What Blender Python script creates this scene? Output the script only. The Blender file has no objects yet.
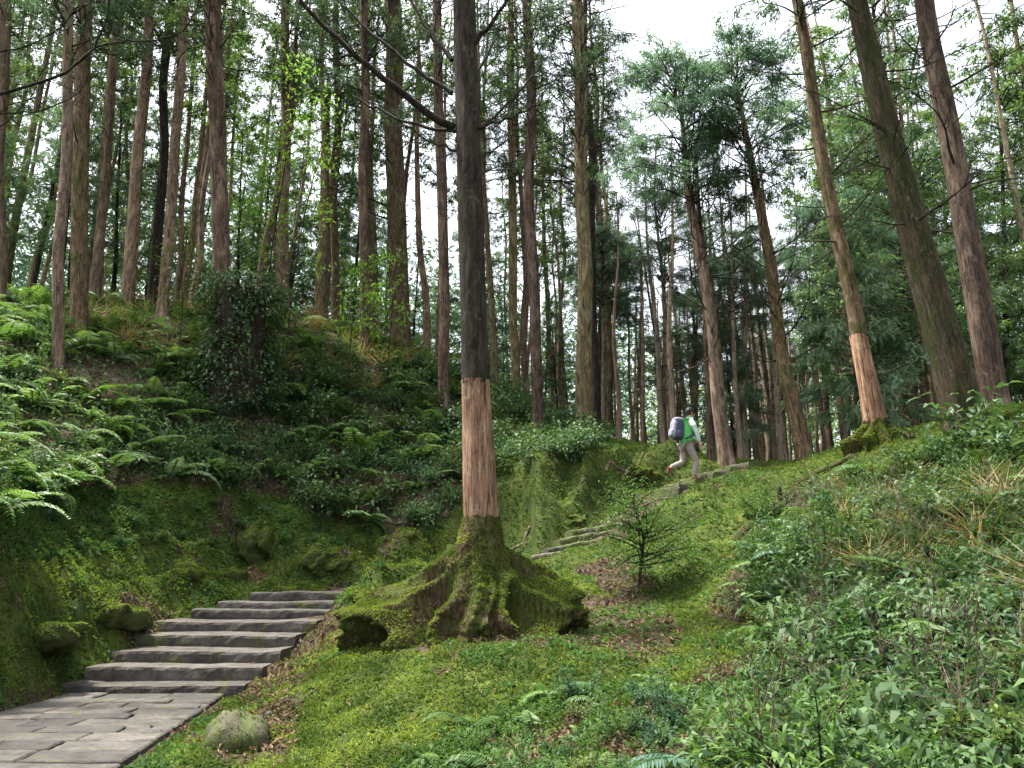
import bpy, math, random
import numpy as np
from mathutils import Vector, Matrix, Quaternion

random.seed(11)
R = math.radians
S = bpy.context.scene
COL = S.collection

# ------------------------------------------------------------------ camera, sky, sun, exposure
FPX, PITCH, CAMZ = 800.0, R(13.4), 1.6
cam = bpy.data.cameras.new('camera')
cam_o = bpy.data.objects.new('camera', cam)
COL.objects.link(cam_o)
cam_o.location = (0, 0, CAMZ)
cam_o.rotation_euler = (R(90) + PITCH, 0, 0)
cam.sensor_width = 36.0
cam.lens = FPX / 1024 * 36.0
cam.clip_start, cam.clip_end = 0.1, 2000
S.camera = cam_o

SUN_EL, SUN_AZ = R(68), R(-72)          # azimuth clockwise from +Y (the view direction)
world = bpy.data.worlds.new('World')
S.world = world
world.use_nodes = True
wn, wl = world.node_tree.nodes, world.node_tree.links
wn.clear()
sky = wn.new('ShaderNodeTexSky')
sky.sky_type = 'NISHITA'
sky.sun_disc = False
sky.sun_elevation = SUN_EL
sky.sun_rotation = SUN_AZ
sky.air_density, sky.dust_density, sky.ozone_density = 1.0, 4.0, 1.0
hsv = wn.new('ShaderNodeHueSaturation')
hsv.inputs['Saturation'].default_value = 0.30       # thin white overcast
bg = wn.new('ShaderNodeBackground')
bg.inputs['Strength'].default_value = 0.15
wo = wn.new('ShaderNodeOutputWorld')
wl.new(sky.outputs[0], hsv.inputs['Color'])
wl.new(hsv.outputs[0], bg.inputs['Color'])
wl.new(bg.outputs[0], wo.inputs['Surface'])

sun = bpy.data.lights.new('sun', 'SUN')
sun.energy = 3.6
sun.angle = R(4)
sun.color = (1.0, 0.95, 0.86)
sun_o = bpy.data.objects.new('sun', sun)
COL.objects.link(sun_o)
sd = Vector((math.sin(SUN_AZ) * math.cos(SUN_EL), math.cos(SUN_AZ) * math.cos(SUN_EL), math.sin(SUN_EL)))
sun_o.rotation_euler = sd.to_track_quat('Z', 'Y').to_euler()

S.view_settings.view_transform = 'Standard'
S.view_settings.look = 'None'
S.view_settings.exposure = 1.88
S.view_settings.gamma = 1.0
S.view_settings.use_curve_mapping = False
S.render.engine = 'CYCLES'
S.cycles.use_denoising = True
S.cycles.max_bounces = 4
S.cycles.diffuse_bounces = 2
S.cycles.glossy_bounces = 1
S.cycles.transmission_bounces = 2
S.cycles.use_adaptive_sampling = True
S.cycles.adaptive_threshold = 0.02
S.cycles.use_light_tree = False
S.cycles.caustics_reflective = False
S.cycles.caustics_refractive = False

# ------------------------------------------------------------------ geometry of the view (only used to measure the place)
CT, ST = math.cos(PITCH), math.sin(PITCH)


def at(px, py, y):
    """the point of the place seen at photo pixel (px, py) and y metres ahead"""
    v = (384 - py) / FPX
    t = y / (CT - v * ST)
    return Vector(((px - 512) / FPX * t, y, CAMZ + t * (ST + v * CT)))


def proj(x, y, z):
    dz = z - CAMZ
    f = np.maximum(y * CT + dz * ST, 0.05)
    u = -y * ST + dz * CT
    return 512 + FPX * x / f, 384 - FPX * u / f


# ------------------------------------------------------------------ noise
def _hash(ix, iy, seed):
    h = (ix.astype(np.int64) * 374761393 + iy.astype(np.int64) * 668265263 + seed * 1442695041) & 0x7fffffff
    h = ((h ^ (h >> 13)) * 1274126177) & 0x7fffffff
    return ((h ^ (h >> 16)) & 0xffff) / 65535.0


def vnoise(x, y, seed=0):
    x, y = np.asarray(x, float), np.asarray(y, float)
    ix, iy = np.floor(x), np.floor(y)
    fx, fy = x - ix, y - iy
    fx, fy = fx * fx * (3 - 2 * fx), fy * fy * (3 - 2 * fy)
    a, b = _hash(ix, iy, seed), _hash(ix + 1, iy, seed)
    c, d = _hash(ix, iy + 1, seed), _hash(ix + 1, iy + 1, seed)
    return (a + (b - a) * fx) * (1 - fy) + (c + (d - c) * fx) * fy


def fbm(x, y, seed=0, octv=4):
    s, a, n = 0.0, 0.5, 0.0
    for k in range(octv):
        s = s + a * vnoise(np.asarray(x) * 2 ** k + 17.3 * k, np.asarray(y) * 2 ** k - 9.1 * k, seed + k)
        n += a
        a *= 0.5
    return s / n


# ------------------------------------------------------------------ terrain height
GP = [(0, 560, 10.5), (60, 575, 11.8), (0, 600, 9.6), (60, 500, 14.2), (0, 480, 14), (150, 560, 15), (250, 560, 17), (300, 570, 17),
      (350, 540, 18), (420, 540, 17.5), (200, 500, 18), (300, 500, 19.5), (400, 500, 20), (100, 420, 18.6), (300, 420, 22.5), (20, 420, 17.5),
      (450, 440, 24), (57, 365, 20), (80, 338, 22), (200, 345, 23.5), (127, 315, 26), (300, 310, 30), (365, 355, 27), (443, 388, 25), (538, 437, 24),
      (583, 432, 25), (500, 480, 20), (560, 480, 20), (620, 470, 21), (640, 442, 26), (683, 489, 18.5), (725, 468, 21), (805, 467, 20),
      (760, 475, 19), (876, 442, 16), (965, 422, 15), (994, 410, 17), (850, 470, 15), (950, 475, 13), (780, 500, 15), (740, 520, 15),
      (1020, 500, 11), (900, 550, 10), (1010, 600, 7.5), (1010, 700, 5), (800, 700, 6), (800, 600, 10), (700, 570, 13), (650, 590, 13),
      (640, 640, 10.5), (550, 660, 9.5), (470, 630, 11), (400, 680, 9.2), (300, 700, 9.3), (250, 745, 8), (450, 768, 7), (600, 740, 7),
      (700, 768, 5.5), (900, 768, 4.5), (330, 640, 12.5), (620, 560, 14.5), (570, 575, 15), (380, 610, 13.5), (690, 500, 17.5), (420, 633, 10.3), (530, 633, 10.3), (470, 641, 10.0), (470, 632, 10.6), (250, 745, 8), (150, 570, 15),
      (640, 505, 17.5), (560, 520, 18), (150, 640, 12.7)]
pts = [tuple(at(*g)) for g in GP]
pts += [(-4.5, 6, 0), (-4.6, 9, 0), (-5, 11.5, 0), (-4, 3, 0), (-4, -4, 0), (0, 0, 0), (3, 0, .3), (-1.5, 4, 0), (8, 3, 2.2), (12, 8, 4.2),
        (10, -6, 1.5), (-9, 2, 1.5), (-12, -6, 3), (-10, 8, 3.2), (-14, 14, 6), (-20, 22, 10), (-30, 30, 14), (-34, 50, 15), (-15, 38, 13.5),
        (-15, 55, 14), (0.5, 34, 8), (4, 36, 6.3), (3, 50, 6), (14, 25, 4.7), (20, 20, 6), (20, 35, 5.5), (40, 30, 8), (30, 60, 6),
        (0, 80, 7), (-40, 90, 12), (40, 90, 7), (-80, 60, 18), (80, 60, 10), (0, 140, 8), (-100, 140, 14), (100, 140, 10), (0, -40, 0),
        (-60, -30, 8), (60, -30, 6), (-5, 35, 11)]
PT = np.array(pts)
_K = np.sqrt(((PT[:, None, :2] - PT[None, :, :2]) ** 2).sum(-1) + 2.4)
_A = np.block([[-_K + 0.45 * np.eye(len(PT)), np.ones((len(PT), 1))], [np.ones((1, len(PT))), np.zeros((1, 1))]])
_W = np.linalg.solve(_A, np.append(PT[:, 2], 0))

# the paved way: (x, y, z, half width)
STEP_PX = [(70, 244, 686, 11.95, 0.085), (102, 262, 667, 12.4, 0.28), (121, 281, 651, 12.9, 0.46), (144, 295, 636, 13.6, 0.64),
           (165, 316, 621, 14.35, 0.82), (204, 330, 610, 15.05, 0.98), (230, 350, 602, 15.5, 1.1), (262, 372, 592, 16.1, 1.27)]
STEPS = []
for (a, b, py, y, z) in STEP_PX:
    STEPS.append((at(a, py, y).x, at(b, py, y).x, y, z))
WAY = [(-4.2, -6, 0, 1.7, .05), (-4.4, 3, 0, 1.6, .05), (-4.72, 7.4, 0, 1.38, .05), (-5.05, 11.75, 0, 1.1, .06)]
for (a, b, y, z) in STEPS:
    WAY.append(((a + b) / 2, y + .12, z, (b - a) / 2, .2))
WAY += [(-3.0, 16.9, 1.45, 1.0, .12), (-1.4, 16.9, 1.62, .9, .12), (0.0, 16.6, 1.85, .75, .12), (1.1, 16.75, 2.15, .6, .12), (1.75, 17.15, 2.5, .6, .12),
        (2.7, 17.9, 2.95, .6, .12), (3.6, 18.6, 3.44, .8, .03), (5.0, 19.0, 3.98, .8, .03)]
WAY = np.array(WAY)


def ground0(x, y):
    x, y = np.atleast_1d(np.asarray(x, float)), np.atleast_1d(np.asarray(y, float))
    z = np.full(x.shape, _W[-1])
    for i in range(len(PT)):
        z = z - _W[i] * np.sqrt((x - PT[i, 0]) ** 2 + (y - PT[i, 1]) ** 2 + 2.4)
    return z


def way_blend(x, y):
    """nearest point of the paved way: (signed side distance beyond its edge, height)"""
    best = np.full(x.shape, 1e9)
    zz = np.zeros(x.shape)
    for i in range(len(WAY) - 1):
        a, b = WAY[i], WAY[i + 1]
        d = b[:2] - a[:2]
        t = np.clip(((x - a[0]) * d[0] + (y - a[1]) * d[1]) / (d @ d), 0, 1)
        dist = np.hypot(x - a[0] - t * d[0], y - a[1] - t * d[1]) - (a[3] + (b[3] - a[3]) * t)
        z = a[2] + (b[2] - a[2]) * t - (a[4] + (b[4] - a[4]) * t)
        m = dist < best
        best = np.where(m, dist, best)
        zz = np.where(m, z, zz)
    return best, zz


_hr = np.random.default_rng(2024)
HUMPS = []
for (n_, x0_, x1_, y0_, y1_) in ((60, -7.2, -1.2, 12.8, 18.6), (26, .4, 4.6, 17.6, 21.5), (20, -8.6, -6.2, 9.6, 14.0)):
    for _ in range(n_):
        HUMPS.append((_hr.uniform(x0_, x1_), _hr.uniform(y0_, y1_), _hr.uniform(.3, .85), _hr.uniform(.5, 1.0), _hr.uniform(0, 3.14), _hr.uniform(.22, .52)))

for _ in range(26):
    HUMPS.append((_hr.uniform(.8, 4.2), _hr.uniform(11.5, 16.6), _hr.uniform(.3, .8), _hr.uniform(.5, 1.0), _hr.uniform(0, 3.14), _hr.uniform(.07, .2)))


def humps(x, y):
    z = np.zeros(x.shape)
    wx_ = x + (fbm(x * 2.2, y * 2.2, 205, 3) - .5) * .5
    wy_ = y + (fbm(x * 2.2 + 30, y * 2.2, 206, 3) - .5) * .5
    for (cx, cy, r, asp, an, h) in HUMPS:
        if 2.9 < cx < 5.6 and 16.6 < cy < 19.9:                # the steps stay free
            continue
        ca, sa = math.cos(an), math.sin(an)
        m = (np.abs(x - cx) < 1.4) & (np.abs(y - cy) < 1.4)
        if not m.any():
            continue
        u, v = (wx_[m] - cx) * ca + (wy_[m] - cy) * sa, -(wx_[m] - cx) * sa + (wy_[m] - cy) * ca
        q = np.clip(1 - (u / r) ** 2 - (v / (r * asp)) ** 2, 0, 1)
        z[m] = np.maximum(z[m], h * q ** .55)
    return z


def ground(x, y):
    x, y = np.atleast_1d(np.asarray(x, float)), np.atleast_1d(np.asarray(y, float))
    z = ground0(x, y)
    near = np.clip((y - 3) / 4, 0.3, 1)
    z = z + (fbm(x * .55, y * .55, 3) - .5) * .3 * near + (fbm(x * 2.1, y * 2.1, 8) - .5) * .13
    # rock-like mossy hummocks on the bank above the stairs and round the upper path
    ridge = 1 - np.abs(fbm(x * .9 + 4, y * .9, 21, 3) * 2 - 1) * 2.0
    bank = np.exp(-(((x + 4.6) / 3.2) ** 2 + ((y - 17) / 3.0) ** 2)) + .75 * np.exp(-(((x - 2.2) / 3.4) ** 2 + ((y - 19.5) / 2.4) ** 2))
    lump = 1 - np.abs(fbm(x * 1.7 - 3, y * 1.5, 33, 3) * 2 - 1) * 2.4
    z = z + np.clip(ridge, -.3, 1) * .62 * bank + np.clip(lump, -.3, .9) * .34 * np.maximum(bank, .8 * np.exp(-(((x + 7.2) / 1.6) ** 2 + ((y - 12.5) / 3.5) ** 2)))
    d, wz = way_blend(x, y)
    z = z + (np.abs(fbm(x * .8 + 9, y * .8, 91, 3) - .5) * 1.6 - .12) * bank * np.clip(d / .8, 0, 1) * .8
    left = (x < np.interp(y, [8, 12, 16, 16.8], [-4.7, -5.0, -3.85, -3.3])) | ((y > 16.6) & (x < .5))
    k = np.clip(1 - d / np.where(left & (y > 8), 1.3 + 1.6 * np.clip((y - 11.5) / 2.5, 0, 1), np.where((x > -1) | (y < 8), .7, 1.0)), 0, 1)
    k = np.where(left, k ** 1.15, k * k * (3 - 2 * k))
    z = z * (1 - k) + wz * k
    z = z + humps(x, y) * np.clip((d - .05) / .7, 0, 1)
    return z


def gz(x, y):
    return float(ground(x, y)[0])


_ys = np.concatenate([np.linspace(3.5, 30, 530), np.linspace(30.2, 70, 200)])


def hit(px, py):
    """where the ground is met at a photo pixel"""
    v = (384 - py) / FPX
    t = _ys / (CT - v * ST)
    x = (px - 512) / FPX * t
    z = CAMZ + t * (ST + v * CT)
    d = z - ground(x, _ys)
    k = np.where(d < 0)[0]
    i = k[0] if len(k) else len(_ys) - 1
    return Vector((x[i], _ys[i], gz(x[i], _ys[i])))


# ------------------------------------------------------------------ mesh helpers
class Geo:
    """collects quads, then links them as one mesh object"""

    def __init__(self):
        self.V, self.F, self.T, self.M, self.n = [], [], [], [], 0

    def add(self, V, F, tint=0.5, mi=0):
        V, F = np.asarray(V, float).reshape(-1, 3), np.asarray(F, int).reshape(-1, 4)
        self.V.append(V)
        self.F.append(F + self.n)
        self.n += len(V)
        t = np.empty(len(F))
        t[:] = tint
        self.T.append(t)
        self.M.append(np.full(len(F), mi))
        return self

    def mesh(self, name, mats, smooth=False):
        V, F = np.concatenate(self.V), np.concatenate(self.F)
        T, M = np.concatenate(self.T), np.concatenate(self.M)
        me = bpy.data.meshes.new(name)
        me.vertices.add(len(V))
        me.vertices.foreach_set('co', V.ravel())
        me.loops.add(len(F) * 4)
        me.loops.foreach_set('vertex_index', F.ravel().astype(np.int32))
        me.polygons.add(len(F))
        me.polygons.foreach_set('loop_start', (np.arange(len(F)) * 4).astype(np.int32))
        me.polygons.foreach_set('material_index', M.astype(np.int32))
        me.polygons.foreach_set('use_smooth', np.full(len(F), smooth))
        at_ = me.attributes.new('tint', 'FLOAT', 'FACE')
        at_.data.foreach_set('value', T.astype(np.float32))
        for m in (mats if isinstance(mats, (list, tuple)) else [mats]):
            me.materials.append(m)
        me.update(calc_edges=True)
        me.validate()
        return me

    def obj(self, name, mats, parent=None, smooth=False):
        return link(name, self.mesh(name, mats, smooth), parent)


def link(name, data, parent=None):
    o = bpy.data.objects.new(name, data)
    COL.objects.link(o)
    o.parent = parent
    return o


def tag(o, label=None, cat=None, group=None, kind=None):
    for k, v in (('label', label), ('category', cat), ('group', group), ('kind', kind)):
        if v:
            o[k] = v
    return o


def thing(name, label, cat, loc=(0, 0, 0), group=None):
    o = link(name, None)
    o.location = loc
    o.empty_display_size = .2
    return tag(o, label, cat, group)


def copy_thing(src, label=None, loc=None, rz=0.0, sc=1.0, rot=None, group=None):
    c = src.copy()
    COL.objects.link(c)
    for ch in src.children:
        d = ch.copy()
        COL.objects.link(d)
        d.parent = c
        for g in ch.children:
            e = g.copy()
            COL.objects.link(e)
            e.parent = d
    if loc is not None:
        c.location = loc
    c.rotation_euler = rot if rot is not None else (0, 0, rz)
    c.scale = (sc, sc, sc) if not isinstance(sc, tuple) else sc
    if label:
        c['label'] = label
    if group:
        c['group'] = group
    return c


def nrm(a):
    return a / np.maximum(np.linalg.norm(a, axis=-1, keepdims=True), 1e-9)


def tube(pts, rad, sides=6, rough=0.0, rng=None, caps=True):
    P = np.asarray([tuple(p) for p in pts], float)
    rad = np.broadcast_to(np.asarray(rad, float), (len(P),))
    D = nrm(np.gradient(P, axis=0))
    up = np.array([0, 0, 1.0]) if abs(D[0, 2]) < .9 else np.array([1.0, 0, 0])
    X = nrm(np.cross(D, up))
    Y = np.cross(D, X)
    a = np.linspace(0, 2 * np.pi, sides, endpoint=False)
    V = P[:, None] + rad[:, None, None] * (np.cos(a)[None, :, None] * X[:, None] + np.sin(a)[None, :, None] * Y[:, None])
    if rough and rng is not None:
        V = V + (rng.random(V.shape) - .5) * rough
    V = V.reshape(-1, 3)
    n = len(P)
    i, j = np.meshgrid(np.arange(n - 1), np.arange(sides), indexing='ij')
    j2 = (j + 1) % sides
    F = np.stack([i * sides + j, i * sides + j2, (i + 1) * sides + j2, (i + 1) * sides + j], -1).reshape(-1, 4)
    if caps and sides % 2 == 0:
        for off in (0, (n - 1) * sides):
            for q in range(sides // 2 - 1):
                F = np.vstack([F, [off + q, off + q + 1, off + sides - 2 - q, off + sides - 1 - q]])
    return V, F


def leaves(P, D, L, W, rng, fold=.15, droop=.2, mid=.45):
    """diamond leaves, one quad each"""
    n = len(P)
    D = nrm(D)
    L, W = np.broadcast_to(L, (n,))[:, None], np.broadcast_to(W, (n,))[:, None]
    ref = nrm(np.array([0, 0, 1.0]) + (rng.random((n, 3)) - .5) * 1.1)
    side = nrm(np.cross(D, ref))
    nor = nrm(np.cross(side, D))
    m = P + D * L * mid
    tip = P + D * L - nor * L * droop
    V = np.stack([P, m + side * W * .5 + nor * W * fold, tip, m - side * W * .5 + nor * W * fold], 1).reshape(-1, 3)
    F = np.arange(n * 4).reshape(n, 4)
    return V, F


def broad(P, D, L, W, rng, droop=.25, flat=.5):
    """folded broad leaves, four quads each"""
    n = len(P)
    D = nrm(D)
    L, W = np.broadcast_to(L, (n,))[:, None], np.broadcast_to(W, (n,))[:, None]
    ref = nrm(np.array([0, 0, 1.0]) + (rng.random((n, 3)) - .5) * flat)
    side = nrm(np.cross(D, ref))
    nor = nrm(np.cross(side, D))
    up = nor * W * .14
    m1, m2 = P + D * L * .28 - nor * L * droop * .06, P + D * L * .66 - nor * L * droop * .42
    tip = P + D * L - nor * L * droop
    V = np.stack([P, m1 + side * W * .46 + up, m2 + side * W * .40 + up * .6, tip, m2 - side * W * .40 + up * .6, m1 - side * W * .46 + up, m1, m2], 1).reshape(-1, 3)
    b = np.arange(n)[:, None] * 8
    F = np.concatenate([b + np.array([q]) for q in ([0, 1, 6, 5], [6, 1, 2, 7], [6, 7, 4, 5], [7, 2, 3, 4])])
    return V, F


def rdir(n, rng, zlo=-1, zhi=1):
    z = rng.uniform(zlo, zhi, n)
    a = rng.uniform(0, 2 * np.pi, n)
    r = np.sqrt(np.maximum(0, 1 - z * z))
    return np.stack([r * np.cos(a), r * np.sin(a), z], 1)


# ------------------------------------------------------------------ materials
class NT:
    def __init__(self, name):
        self.m = bpy.data.materials.new(name)
        self.m.use_nodes = True
        self.t = self.m.node_tree
        self.t.nodes.clear()
        self.out = self.n('OutputMaterial')

    def n(self, typ, **kw):
        nd = self.t.nodes.new('ShaderNode' + typ)
        for k, v in kw.items():
            setattr(nd, k, v)
        return nd

    def set(self, nd, **kw):
        for k, v in kw.items():
            nd.inputs[k.replace('_', ' ')].default_value = v
        return nd

    def l(self, a, b):
        self.t.links.new(a, b)

    def noise(self, vec, scale, detail=5, rough=.6, dist=0.0):
        nd = self.n('TexNoise')
        self.set(nd, Scale=scale, Detail=detail, Roughness=rough, Distortion=dist)
        self.l(vec, nd.inputs['Vector'])
        return nd.outputs['Fac']

    def ramp(self, fac, stops):
        nd = self.n('ValToRGB')
        el = nd.color_ramp.elements
        while len(el) < len(stops):
            el.new(.5)
        for e, (p, c) in zip(el, stops):
            e.position = p
            e.color = (*c, 1) if len(c) == 3 else c
        self.l(fac, nd.inputs[0])
        return nd.outputs[0]

    def mix(self, fac, a, b, mode='MIX'):
        nd = self.n('Mix', data_type='RGBA', blend_type=mode)
        for k, v in ((0, fac), (6, a), (7, b)):
            if isinstance(v, (int, float)):
                nd.inputs[k].default_value = v
            elif isinstance(v, tuple):
                nd.inputs[k].default_value = (*v, 1)
            else:
                self.l(v, nd.inputs[k])
        return nd.outputs[2]

    def mapping(self, vec, scale):
        nd = self.n('Mapping')
        nd.inputs['Scale'].default_value = scale
        self.l(vec, nd.inputs['Vector'])
        return nd.outputs[0]

    def bump(self, h, strength, dist, normal=None):
        nd = self.n('Bump')
        self.set(nd, Strength=strength, Distance=dist)
        self.l(h, nd.inputs['Height'])
        if normal is not None:
            self.l(normal, nd.inputs['Normal'])
        return nd.outputs[0]

    def finish(self, color, rough=.9, normal=None, spec=.3, sheen=0):
        b = self.n('BsdfPrincipled')
        b.inputs['Roughness'].default_value = rough
        b.inputs['Specular IOR Level'].default_value = spec
        if sheen:
            b.inputs['Sheen Weight'].default_value = sheen
        if isinstance(color, tuple):
            b.inputs['Base Color'].default_value = (*color, 1)
        else:
            self.l(color, b.inputs['Base Color'])
        if normal is not None:
            self.l(normal, b.inputs['Normal'])
        self.l(b.outputs[0], self.out.inputs['Surface'])
        return self.m


def bark(name, dark, light, moss=.3, mosscol=(.05, .06, .015), patch=None, strips=1.0, zs=2.6):
    t = NT(name)
    co = t.n('TexCoord').outputs['Object']
    st = t.mapping(co, (11 * strips, 11 * strips, zs * strips))
    f = t.noise(st, 1.0, 9, .78, .5)
    c = t.ramp(f, [(.36, dark), (.5, tuple(a * .5 + b * .5 for a, b in zip(dark, light))), (.64, light)])
    if patch:
        pm = t.mapping(co, (2.6, 2.6, .9))
        pf = t.noise(pm, 1.0, 5, .62, .4)
        pmask = t.ramp(pf, [(.5, (0, 0, 0)), (.6, (1, 1, 1))])
        pc = t.ramp(f, [(.3, tuple(x * .6 for x in patch)), (.7, patch)])
        c = t.mix(pmask, c, pc)
    if moss > 0:
        mm = t.mapping(co, (1.9, 1.9, .75))
        mf = t.noise(mm, 1.3, 8, .68, .5)
        lo = .74 - .5 * moss
        mask = t.ramp(mf, [(lo, (0, 0, 0)), (lo + .11, (1, 1, 1))])
        mn = t.noise(co, 26, 4, .7)
        mc = t.ramp(mn, [(.3, tuple(x * .45 for x in mosscol)), (.7, mosscol)])
        c = t.mix(mask, c, mc)
    fi = t.noise(t.mapping(co, (30, 30, 2.2)), 1.0, 5, .7, .2)
    c = t.mix(1.0, c, t.ramp(fi, [(.38, (.42, .40, .40)), (.55, (1.12, 1.1, 1.08))]), 'MULTIPLY')
    fl = t.noise(t.mapping(co, (9, 9, 4.5)), 1.0, 7, .75, .8)
    c = t.mix(t.ramp(fl, [(.57, (0, 0, 0)), (.66, (.75, .75, .75))]), c, tuple(min(.6, x * 1.5 + .03) for x in light))
    c = t.mix(t.ramp(fl, [(.34, (.8, .8, .8)), (.43, (0, 0, 0))]), c, tuple(x * .7 for x in dark))
    oi = t.n('ObjectInfo')
    vr = t.ramp(oi.outputs['Random'], [(0, (.72, .72, .74)), (1, (1.15, 1.1, 1.06))])
    c = t.mix(1.0, c, vr, 'MULTIPLY')
    fine = t.noise(t.mapping(co, (40, 40, 9)), 1.0, 4, .6)
    n1 = t.bump(f, 1.0, .09)
    n2 = t.bump(fine, .5, .012, n1)
    return t.finish(c, .92, n2, .18)


def leafmat(name, a, b, trans=.35, rough=.55, spec=.3, tcol=None):
    t = NT(name)
    at_ = t.n('Attribute', attribute_name='tint')
    oi = t.n('ObjectInfo')
    co = t.n('TexCoord').outputs['Object']
    c = t.ramp(at_.outputs['Fac'], [(0, a), (1, b)])
    vr = t.ramp(oi.outputs['Random'], [(0, (.8, .84, .86)), (1, (1.18, 1.14, 1.0))])
    c = t.mix(1.0, c, vr, 'MULTIPLY')
    p = t.n('BsdfPrincipled')
    p.inputs['Roughness'].default_value = rough
    p.inputs['Specular IOR Level'].default_value = spec
    t.l(c, p.inputs['Base Color'])
    tr = t.n('BsdfTranslucent')
    tc = t.mix(1.0, c, tcol or (1.5, 1.6, .8), 'MULTIPLY')
    t.l(tc, tr.inputs['Color'])
    mx = t.n('MixShader')
    mx.inputs[0].default_value = trans
    t.l(p.outputs[0], mx.inputs[1])
    t.l(tr.outputs[0], mx.inputs[2])
    t.l(mx.outputs[0], t.out.inputs['Surface'])
    return t.m


M = {}
M['bark_pink'] = bark('pink_flaking_bark', (.075, .05, .036), (.36, .268, .197), .24, (.075, .08, .024), patch=(.46, .33, .245))
M['bark_red'] = bark('reddish_bark', (.04, .025, .019), (.20, .14, .105), .2, (.06, .07, .022), patch=(.31, .225, .17))
M['bark_moss'] = bark('mossy_bark', (.045, .034, .022), (.24, .175, .105), .5, (.095, .10, .026), patch=(.30, .225, .15))
M['bark_yellow'] = bark('lichen_yellow_bark', (.075, .055, .03), (.36, .29, .165), .42, (.16, .16, .05), patch=(.46, .38, .24))
M['bark_dark'] = bark('dark_bark', (.011, .010, .009), (.072, .058, .044), .36, (.045, .05, .016))
M['bark_green'] = bark('green_mossy_bark', (.018, .015, .010), (.115, .088, .052), .58, (.052, .064, .016))
M['bark_tan'] = bark('tan_bark', (.07, .05, .034), (.32, .24, .165), .25, (.08, .085, .028), patch=(.38, .29, .21))
M['bark_sunlit'] = bark('sunlit_tan_bark', (.14, .105, .075), (.46, .37, .275), .15, (.14, .14, .05), patch=(.52, .43, .33))  # lighter tan bark; sunlight on the distant trunks is put into the colour
M['bare_wood'] = bark('peeled_red_wood', (.075, .036, .022), (.56, .345, .225), 0, patch=(.60, .385, .26), strips=1.9, zs=.55)
M['twig'] = bark('twig_bark', (.016, .013, .011), (.085, .068, .052), .2)
M['twig_pale'] = bark('pale_twig_bark', (.08, .06, .045), (.32, .26, .19), .2)
M['needle_dark'] = leafmat('dark_teal_needles', (0.03, 0.055, 0.038), (0.085, 0.145, 0.088), .32)
M['needle_mid'] = leafmat('green_needles', (0.05, 0.088, 0.04), (0.125, 0.2, 0.08), .38)
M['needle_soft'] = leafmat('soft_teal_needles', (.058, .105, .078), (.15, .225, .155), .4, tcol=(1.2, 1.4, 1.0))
M['needle_teal'] = leafmat('teal_needles', (.045, .085, .055), (.12, .20, .12), .35)
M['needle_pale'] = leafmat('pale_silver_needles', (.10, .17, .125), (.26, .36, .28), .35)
M['leaf_bright'] = leafmat('bright_leaf', (.06, .13, .025), (.16, .28, .06), .45)
M['leaf_dark'] = leafmat('dark_glossy_leaf', (.028, .058, .028), (.10, .165, .075), .22, .55, .2)
M['leaf_blue'] = leafmat('blue_green_leaf', (.022, .056, .032), (.078, .145, .076), .3, .6, .12)
M['leaf_deep'] = leafmat('deep_green_leaf', (.02, .054, .02), (.070, .132, .043), .3, .6, .15)
M['leaf_olive'] = leafmat('olive_leaf', (.048, .068, .02), (.125, .165, .048), .3)
M['fern'] = leafmat('fern_green', (.04, .09, .028), (.145, .235, .075), .35, .5)
M['fern_blue'] = leafmat('blue_fern', (.04, .09, .06), (.11, .20, .135), .3, .45)
M['dry'] = leafmat('dry_grass', (0.13, 0.09, 0.045), (0.36, 0.27, 0.14), .3)
M['moss'] = leafmat('moss_tuft', (.036, .066, .014), (.175, .222, .046), .3, .8, .1)
M['cover'] = leafmat('cover_leaf', (.027, .068, .019), (.095, .165, .046), .3, .6, .15)
M['litter'] = leafmat('fallen_leaf', (.055, .036, .024), (.20, .135, .09), .1, .8, .15)


def ground_mat():
    t = NT('forest_ground')
    co = t.n('TexCoord').outputs['Object']
    at_ = t.n('Attribute', attribute_name='litter')  # leaf litter, bare soil and the painted shade below the plants
    n1 = t.noise(co, 1.1, 8, .65, .4)
    n2 = t.noise(co, 14, 8, .7)
    moss = t.ramp(n1, [(.32, (.022, .034, .010)), (.5, (.046, .068, .016)), (.68, (.095, .122, .028))])
    fine = t.ramp(n2, [(.3, (.35, .38, .3)), (.68, (1.25, 1.2, 1.1))])
    moss = t.mix(1.0, moss, fine, 'MULTIPLY')
    n3 = t.noise(co, 9, 9, .75, .6)
    soil = t.ramp(n3, [(.3, (.016, .011, .008)), (.5, (.045, .031, .022)), (.68, (.14, .095, .068))])
    e = t.n('Math', operation='ADD')
    t.l(at_.outputs['Fac'], e.inputs[0])
    s = t.n('Math', operation='MULTIPLY_ADD')
    t.l(n3, s.inputs[0])
    s.inputs[1].default_value = .9
    s.inputs[2].default_value = -.45
    t.l(s.outputs[0], e.inputs[1])
    mask = t.ramp(e.outputs[0], [(.42, (0, 0, 0)), (.6, (1, 1, 1))])
    c = t.mix(mask, moss, soil)
    b1 = t.bump(n2, .8, .05)
    b2 = t.bump(t.noise(co, 60, 4, .7), .6, .012, b1)
    return t.finish(c, .95, b2, .12)


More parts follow.
